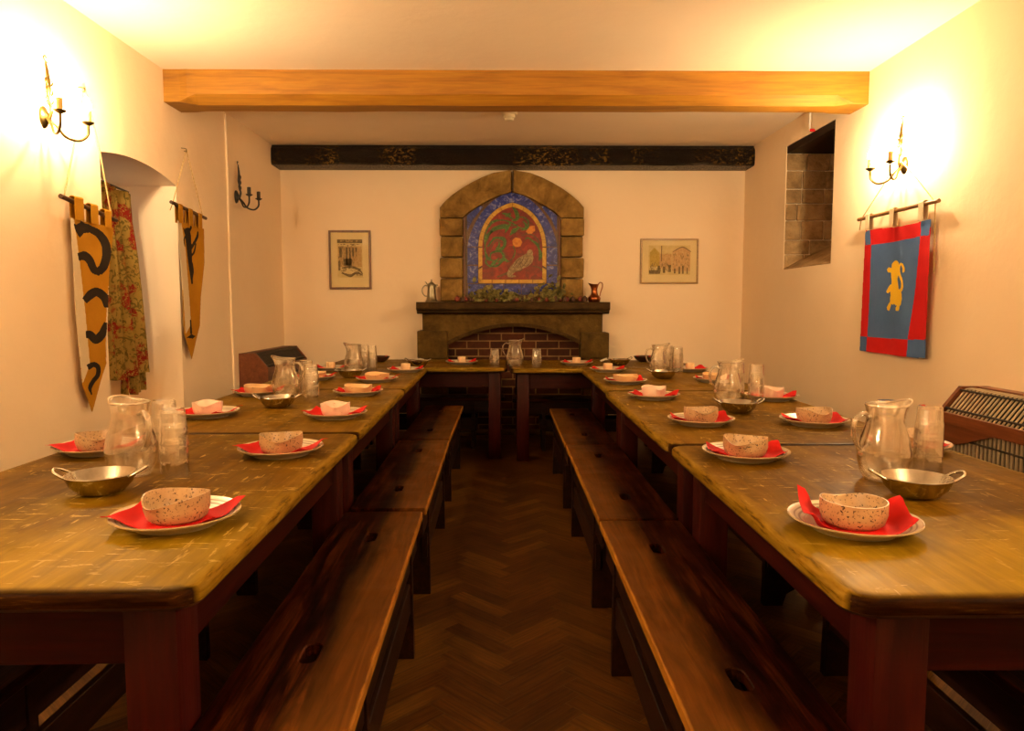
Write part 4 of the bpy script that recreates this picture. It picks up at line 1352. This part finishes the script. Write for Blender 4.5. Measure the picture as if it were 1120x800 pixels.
b0 = make_bench('long dark bench with two hand slots, nearest the camera left of the aisle')
bl = lambda x, yfar: (x, yfar - BL / 2, 0)
G = 'long wooden benches'
b0.location = bl(-.452, 2.772); b0.rotation_euler = (0, 0, math.radians(1.1))
for x, yf, rz, lab in ((-.468, 4.285, .014, 'dark bench second from the camera, left of the aisle'), (-.48, 5.79, 0, 'dark bench at the fireplace end, left of the aisle'),
                       (.498, 2.645, PI, 'long dark bench with two hand slots, nearest the camera right of the aisle'), (.499, 4.135, PI, 'dark bench second from the camera, right of the aisle'), (.497, 5.62, PI, 'dark bench at the fireplace end, right of the aisle'),
                       (-1.185, 2.77, PI, 'dark bench pushed under the wall side of the front left table'), (-1.21, 4.28, PI, 'dark bench under the wall side of the middle left table'), (-1.235, 5.78, PI, 'dark bench under the wall side of the far left table'),
                       (1.212, 2.64, 0, 'dark bench pushed under the wall side of the front right table'), (1.212, 4.15, 0, 'dark bench under the wall side of the middle right table'), (1.235, 5.63, 0, 'dark bench under the wall side of the far right table')):
    dup(b0, bl(x, yf), rz, lab, G)
dup(b0, (-.74, 6.435, 0), PI / 2, 'dark bench under the fireplace side of the left end table', G)
dup(b0, (.80, 6.33, 0), PI / 2, 'dark bench under the fireplace side of the right end table', G)

# ------------------------------------------------------------------ tableware
ZT = .7503
PR = .1345


def plate_top(r):
    if r < .083: return .0075
    s = (r - .083) / (PR - .083)
    return .0075 + .0215 * s ** 1.15


pp_ = bmesh.new()
prof = [(0, .0075), (.05, .0075), (.083, .0075)] + [(.083 + (PR - .083) * k / 8, plate_top(.083 + (PR - .083) * k / 8)) for k in range(1, 9)] + [(PR + .0022, .0295), (PR + .0025, .0265), (PR, .0245), (.115, .0145), (.092, .004), (.088, 0.0), (.078, 0.0), (.075, .003), (0, .003)]
plate0 = obj('plate', lathe(prof, 56), M['plate'], smooth=40)


def bowl_mesh(R, H, waves, amp, ph, spout):
    def fn(r, z, a):
        k = max(0, (z - .35 * H) / (.65 * H)) ** 2
        d = math.cos(waves * a + ph)
        sp = max(0, math.cos(a - spout)) ** 10
        rr = r * (1 + .035 * k * (-d)) + .010 * k * sp
        return (rr * math.cos(a), rr * math.sin(a), z + k * (amp * d - .010 * sp))
    pr = [(0, .004), (R * .55, .004), (R * .80, .010), (R * .90, H * .45), (R * .94, H * .9), (R * .965, H), (R, H * 1.0), (R * 1.0, H * .95), (R * .985, H * .5), (R * .90, H * .14), (R * .78, 0), (0, 0)]
    return lathe(pr, 64, fn=fn)


bowls = {}
for nm, mt, R, H, wv, am, ph, sp in (('spouted', M['bowl_speckled'], .071, .056, 2, .0045, .4, -PI / 2 - .35), ('round', M['bowl_speckled'], .071, .055, 2, .001, 0, PI / 2),
                                     ('pink', M['bowl_pink'], .064, .054, 3, .0042, .5, -PI / 2), ('tan', M['bowl_tan'], .078, .045, 2, .004, 1.0, -PI / 2 + .4)):
    bowls[nm] = (mt, bowl_mesh(R, H, wv, am, ph, sp))
bowl_me = {}
for nm, (mt, bmm) in bowls.items():
    o = obj('bowl', bmm, mt, smooth=55)
    bowl_me[nm] = o
cupo = obj('ramekin', lathe([(0, .005), (.026, .005), (.029, .012), (.0305, .05), (.0315, .052), (.034, .052), (.0345, .049), (.034, .01), (.031, 0), (0, 0)], 32), M['cup_cream'], smooth=45)


def napkin_mesh(kind, seed):
    r_ = random.Random(seed)
    bm = bmesh.new()
    n = 26
    a, b = (.118, .075) if kind != 'tall' else (.112, .085)
    vs = []
    for j in range(n + 1):
        row = []
        for i in range(n + 1):
            x, y = a * (2 * i / n - 1), b * (2 * j / n - 1)
            # shear to a lozenge so that two corners reach out to the rim
            X = x + y * .25; Y = y - x * .10
            r = math.hypot(X, Y)
            z = plate_top(min(r, PR)) + .0022
            out = max(0, r - .088)
            z += out * (.18 + .25 * mnoise.noise(Vector((X * 14, Y * 14, seed)))) + (.0022 * max(0, mnoise.noise(Vector((X * 30, Y * 30, seed * 1.7)))) if r > .078 else 0)
            if kind == 'tall' and x < -.076: 
                k = (-.076 - x) / .036
                z += .035 * math.sin(min(1, k * 1.3) * PI * .62) * (0.45 + .55 * (j / n))
            if kind == 'tall' and x > .078:
                z += .014 * ((x - .078) / .034)
            row.append(bm.verts.new((X, Y, z)))
        vs.append(row)
    for p, q_ in zip(vs, vs[1:]):
        for i in range(n): bm.faces.new((p[i], p[i + 1], q_[i + 1], q_[i]))
    thicken(bm, .0012)
    return bm


nap_me = [obj('napkin', napkin_mesh('flat', s), M['napkin'], smooth=50) for s in (1, 2, 3)] + [obj('napkin', napkin_mesh('tall', 9), M['napkin'], smooth=50)]

first = set()
def place(o, loc, rz, label, cat, group):
    if o.name in first:
        o = o.copy(); C.objects.link(o)
    else: first.add(o.name)
    o.location = loc; o.rotation_euler = (0, 0, rz)
    tag(o, label, cat, group)
    return o


ordn = ['nearest camera', 'second from camera', 'third from camera', 'fourth from camera', 'fifth from camera', 'nearest the fireplace']
def setting(pos, where, bowl, nap, nrz, brz, napkin=True):
    x, y = pos
    place(plate0, (x, y, ZT), 0, 'cream ringed stoneware plate, ' + where, 'plate', 'cream ringed plates')
    if napkin: place(nap_me[nap], (x, y, ZT + .0003), nrz, 'red paper napkin on plate ' + where, 'napkin', 'red paper napkins')
    z = ZT + .0108
    if bowl == 'cup': place(cupo, (x, y + .005, z), 0, 'small cream ramekin on plate ' + where, 'ramekin', 'cream ramekins')
    elif bowl:
        d = {'spouted': 'speckled pinched-lip bowl', 'round': 'speckled round bowl', 'pink': 'pale pink wavy-rimmed bowl', 'tan': 'tan shallow wavy-rimmed bowl'}[bowl]
        place(bowl_me[bowl], (x, y + .004, z), brz, d + ' on plate ' + where, 'bowl', 'stoneware soup bowls')


PI4 = PI / 4
LI = [(-.740, 1.625), (-.741, 2.40), (-.746, 3.205), (-.811, 4.03), (-.83, 4.74), (-.738, 5.44)]
LO = [(-1.365, 2.44), (-1.325, 3.245), (-1.36, 4.03), (-1.27, 4.87), (-1.335, 5.60)]
RI = [(.768, 1.57), (.778, 2.325), (.817, 3.01), (.792, 3.85), (.765, 4.61), (.772, 5.44)]
RO = [(1.375, 2.46), (1.28, 2.985), (1.40, 3.80), (1.36, 4.70), (1.40, 5.49)]
bL = ['spouted', 'spouted', 'pink', 'tan', 'tan', 'cup']
bLo = ['spouted', 'pink', 'tan', 'tan', 'cup']
bR = ['round', 'spouted', 'spouted', 'pink', 'tan', 'cup']
bRo = ['spouted', 'spouted', 'pink', 'tan', 'cup']
for i, p in enumerate(LI): setting(p, ordn[i] + ', aisle side of left tables', bL[i], i % 3, (.15, -.1, .05, .3, -.2, .1)[i], (.0, .5, .1, .3, -.4, 0)[i])
for i, p in enumerate(LO): setting(p, (ordn[i] if i < 4 else ordn[5]) + ', wall side of left tables', bLo[i], (i + 1) % 3, (.1, -.2, .25, 0, .2)[i], (.8, .05, .2, .5, 0)[i])
for i, p in enumerate(RI): setting(p, ordn[i] + ', aisle side of right tables', bR[i], 3 if i == 0 else i % 3, (-.05, .1, .2, -.15, .3, 0)[i], (0, -.3, .3, .15, .6, 0)[i])
for i, p in enumerate(RO): setting(p, (ordn[i] if i < 4 else ordn[5]) + ', wall side of right tables', bRo[i], (i + 2) % 3, (.0, .12, -.2, .1, .3)[i], (.2, .4, 0, -.3, 0)[i])
setting((-.363, 6.16), 'left of the jug on end table', 'cup', 1, .2, 0)
setting((.60, 6.08), 'right of the jug on end table', 'cup', 2, -.1, 0)

# balti dishes
def make_balti():
    t = thing('balti_dish', '', 'dish', group='steel balti dishes')
    obj('bowl', lathe([(0, .003), (.038, .003), (.055, .010), (.072, .028), (.083, .052), (.0845, .0535), (.0860, .052), (.075, .0265), (.057, .007), (.040, 0), (0, 0)], 48), M['steel'], t, smooth=50)
    for s in (-1, 1):
        pts = [(s * (.079 + .001), -.026, .046), (s * .09, -.026, .052), (s * .107, -.020, .062), (s * .114, 0, .067), (s * .107, .020, .062), (s * .09, .026, .052), (s * (.079 + .001), .026, .046)]
        h = obj('handle', tube(pts, .0038, 8, 5), M['steel'], t, smooth=60)
    return t
ba = make_balti()
used = [False]
for x, y, rz, lab in ((-1.06, 1.90, .1, 'steel balti dish in front of the front left jug'), (-1.10, 3.53, .2, 'steel balti dish in front of the middle left jug'), (-1.06, 5.02, .1, 'steel balti dish in front of the back left jug'),
                      (1.06, 1.845, -.12, 'steel balti dish in front of the front right jug'), (1.075, 3.33, -.1, 'steel balti dish in front of the middle right jug'), (1.075, 4.93, 0, 'steel balti dish in front of the back right jug'),
                      (.95, 6.02, .4, 'steel balti dish on the right half of end table'), (-.70, 5.90, -.3, 'steel balti dish on the left half of end table')):
    if not used[0]:
        ba.location = (x, y, ZT); ba.rotation_euler = (0, 0, rz); ba['label'] = lab; used[0] = True
    else: dup(ba, (x, y, ZT), rz, lab)

# glass jugs
def make_jug():
    t = thing('glass_jug', '', 'jug', group='clear glass jugs')
    def fn(r, z, a):
        k = max(0, (z - .165) / .048) ** 1.5
        c = max(0, math.cos(a - PI)) ** 6
        rr = r * (1 + .42 * k * c)
        return (rr * math.cos(a), rr * math.sin(a), z + .014 * k * c)
    outer_ = [(.049, 0), (.052, .003), (.064, .03), (.071, .06), (.071, .085), (.063, .12), (.053, .15), (.049, .172), (.050, .192), (.054, .212)]
    inner_ = [(.0515, .2125), (.0475, .192), (.0465, .172), (.0505, .15), (.0605, .12), (.0685, .085), (.0685, .06), (.061, .03), (.048, .010), (0, .008)]
    obj('body', lathe([(0, 0)] + outer_ + inner_, 48, fn=fn), M['glass'], t, smooth=50)
    bm = bmesh.new()
    def rimf(k):
        a = 2 * PI * k / 48
        return Vector(fn(.0528, .2125, a))
    add_tube(bm, [rimf(k) for k in range(48)], .0032, 8, closed=True)
    obj('rim', bm, M['glass_thick'], t, smooth=60)
    obj('handle', tube([(.048, 0, .182), (.072, 0, .190), (.094, 0, .172), (.097, 0, .135), (.085, 0, .10), (.068, 0, .082)], [.008, .0085, .0085, .008, .0075, .009], 10, 7, flat=(1.1, .7)), M['glass_thick'], t, smooth=60)
    return t
ju = make_jug()
used[0] = False
for x, y, rz, lab in ((-1.085, 2.11, -.6, 'clear glass jug at the front of the left row'), (-1.165, 3.88, -.2, 'clear glass jug halfway along the left row'), (-1.09, 5.28, -.1, 'clear glass jug at the back of the left row'),
                      (1.072, 2.03, PI + .15, 'clear glass jug at the front of the right row'), (1.115, 3.62, PI + .15, 'clear glass jug halfway along the right row'), (1.10, 5.18, PI + .1, 'clear glass jug at the back of the right row'),
                      (.083, 5.94, PI, 'clear glass jug on the end table before the fireplace')):
    if not used[0]:
        ju.location = (x, y, ZT); ju.rotation_euler = (0, 0, rz); ju['label'] = lab; used[0] = True
    else: dup(ju, (x, y, ZT), rz, lab)

# upturned tumblers in stacks
def tum():
    def fn(r, z, a):
        k = 1 + (.03 * math.cos(18 * a) if .055 < z < .1 and r > .02 else 0)
        return (r * k * math.cos(a), r * k * math.sin(a), z)
    # rim down at z = 0, base up at z = .105
    return lathe([(.0405, .0), (.0408, .004), (.0395, .035), (.0385, .05), (.0355, .056), (.0335, .098), (.031, .104), (.024, .105), (0, .1035), (0, .094), (.0295, .0945), (.0312, .090), (.0325, .058), (.0362, .048), (.0375, .03), (.0385, .0)], 72, fn=fn, closed=False)
bm = tum()
tumo = obj('tumbler', bm, M['glass'], smooth=50)
stacks = [((-.957, 2.10), 3, 'right of the front left jug'), ((-1.075, 2.30), 3, 'behind the front left jug'), ((-.99, 3.73), 3, 'right of the middle left jug'), ((-1.085, 3.99), 3, 'behind the middle left jug'),
          ((-1.01, 5.55), 3, 'right of the back left jug'), ((-1.09, 5.66), 3, 'behind the back left jug'),
          ((1.262, 2.14), 3, 'right of the front right jug'), ((1.20, 2.26), 3, 'behind the front right jug'), ((1.29, 3.72), 3, 'right of the middle right jug'), ((1.235, 3.86), 3, 'behind the middle right jug'),
          ((1.265, 5.32), 3, 'right of the back right jug'), ((1.225, 5.46), 3, 'behind the back right jug'), ((-.081, 5.90), 2, 'left of the end table jug'), ((.257, 5.88), 2, 'right of the end table jug')]
names3 = ['bottom', 'middle', 'top']
for (x, y), n, w in stacks:
    for k in range(n):
        nm = (names3 if n == 3 else ['bottom', 'top'])[k]
        place(tumo, (x, y, ZT + .0455 * k), .3 * k, f'{nm} upturned tumbler of the stack {w}', 'glass', 'stacked upturned tumblers')

# dark bowls with red napkin and white folded paper on the end tables
db = obj('wooden_bowl', lathe([(0, .012), (.04, .014), (.07, .028), (.088, .048), (.092, .05), (.094, .047), (.075, .02), (.045, 0), (0, 0)], 40), M['dark_bowl'], smooth=50)
for (u, v), lab, n2 in (((419, 394), 'dark wooden bowl at the left back corner of the end tables', 'red napkin in the dark bowl at the left back corner'), ((703, 395), 'dark wooden bowl at the right back corner of the end tables', 'red napkin in the dark bowl at the right back corner')):
    p = at(u, v, 'z', ZT)
    place(db, (p.x, min(p.y, 6.45), ZT), 0, lab, 'bowl', 'dark wooden bowls')
    bm = bmesh.new()
    vs = []
    n = 14
    for j in range(n + 1):
        row = []
        for i in range(n + 1):
            x, y = .062 * (2 * i / n - 1), .045 * (2 * j / n - 1)
            r = math.hypot(x, y)
            row.append(bm.verts.new((x, y, .018 + .034 * (r / .075) ** 2 + .006 * max(0, mnoise.noise(Vector((x * 40, y * 40, u)))))))
        vs.append(row)
    for a, b in zip(vs, vs[1:]):
        for i in range(n): bm.faces.new((a[i], a[i + 1], b[i + 1], b[i]))
    thicken(bm, .0015)
    o = obj('napkin', bm, M['napkin'], smooth=50, loc=(p.x, min(p.y, 6.45), ZT))
    tag(o, n2, 'napkin', 'napkins in the dark bowls')
for (u, v), lab in (((463, 393.5), 'folded white paper at the left end of the fireplace end table'), ((661, 394.5), 'folded white paper at the right end of the fireplace end table')):
    p = at(u, v, 'z', ZT)
    bm = bmesh.new()
    n = 16; vs = []
    for j in range(n + 1):
        row = []
        for i in range(n + 1):
            x, y = .06 * (2 * i / n - 1), .045 * (2 * j / n - 1)
            row.append(bm.verts.new((x, y, .004 + .030 * math.cos(x / .06 * 1.35) * (1 - .3 * (y / .045) ** 2) + .004 * mnoise.noise(Vector((x * 50, y * 50, u))))))
        vs.append(row)
    for a, b in zip(vs, vs[1:]):
        for i in range(n): bm.faces.new((a[i], a[i + 1], b[i + 1], b[i]))
    thicken(bm, .003)
    o = obj('paper_napkin', bm, M['white_paper'], smooth=60, loc=(p.x, min(p.y, 6.4), ZT))
    tag(o, lab, 'paper', 'folded white papers')

# ------------------------------------------------------------------ world and colour
w = bpy.data.worlds.new('daylight'); sc.world = w; w.use_nodes = True
bg = w.node_tree.nodes['Background']
bg.inputs[0].default_value = (0.92, 0.96, 1.0, 1); bg.inputs[1].default_value = 0.11
sc.view_settings.view_transform = 'Standard'; sc.view_settings.look = 'None'
sc.view_settings.exposure = 1.97; sc.view_settings.gamma = 1.0; sc.view_settings.use_curve_mapping = False
sc.cycles.use_denoising = True
sc.cycles.max_bounces = 16; sc.cycles.transmission_bounces = 14; sc.cycles.diffuse_bounces = 8; sc.cycles.transparent_max_bounces = 24; sc.cycles.glossy_bounces = 4
sc.cycles.sample_clamp_indirect = 6.0
sc.cycles.use_light_tree = True
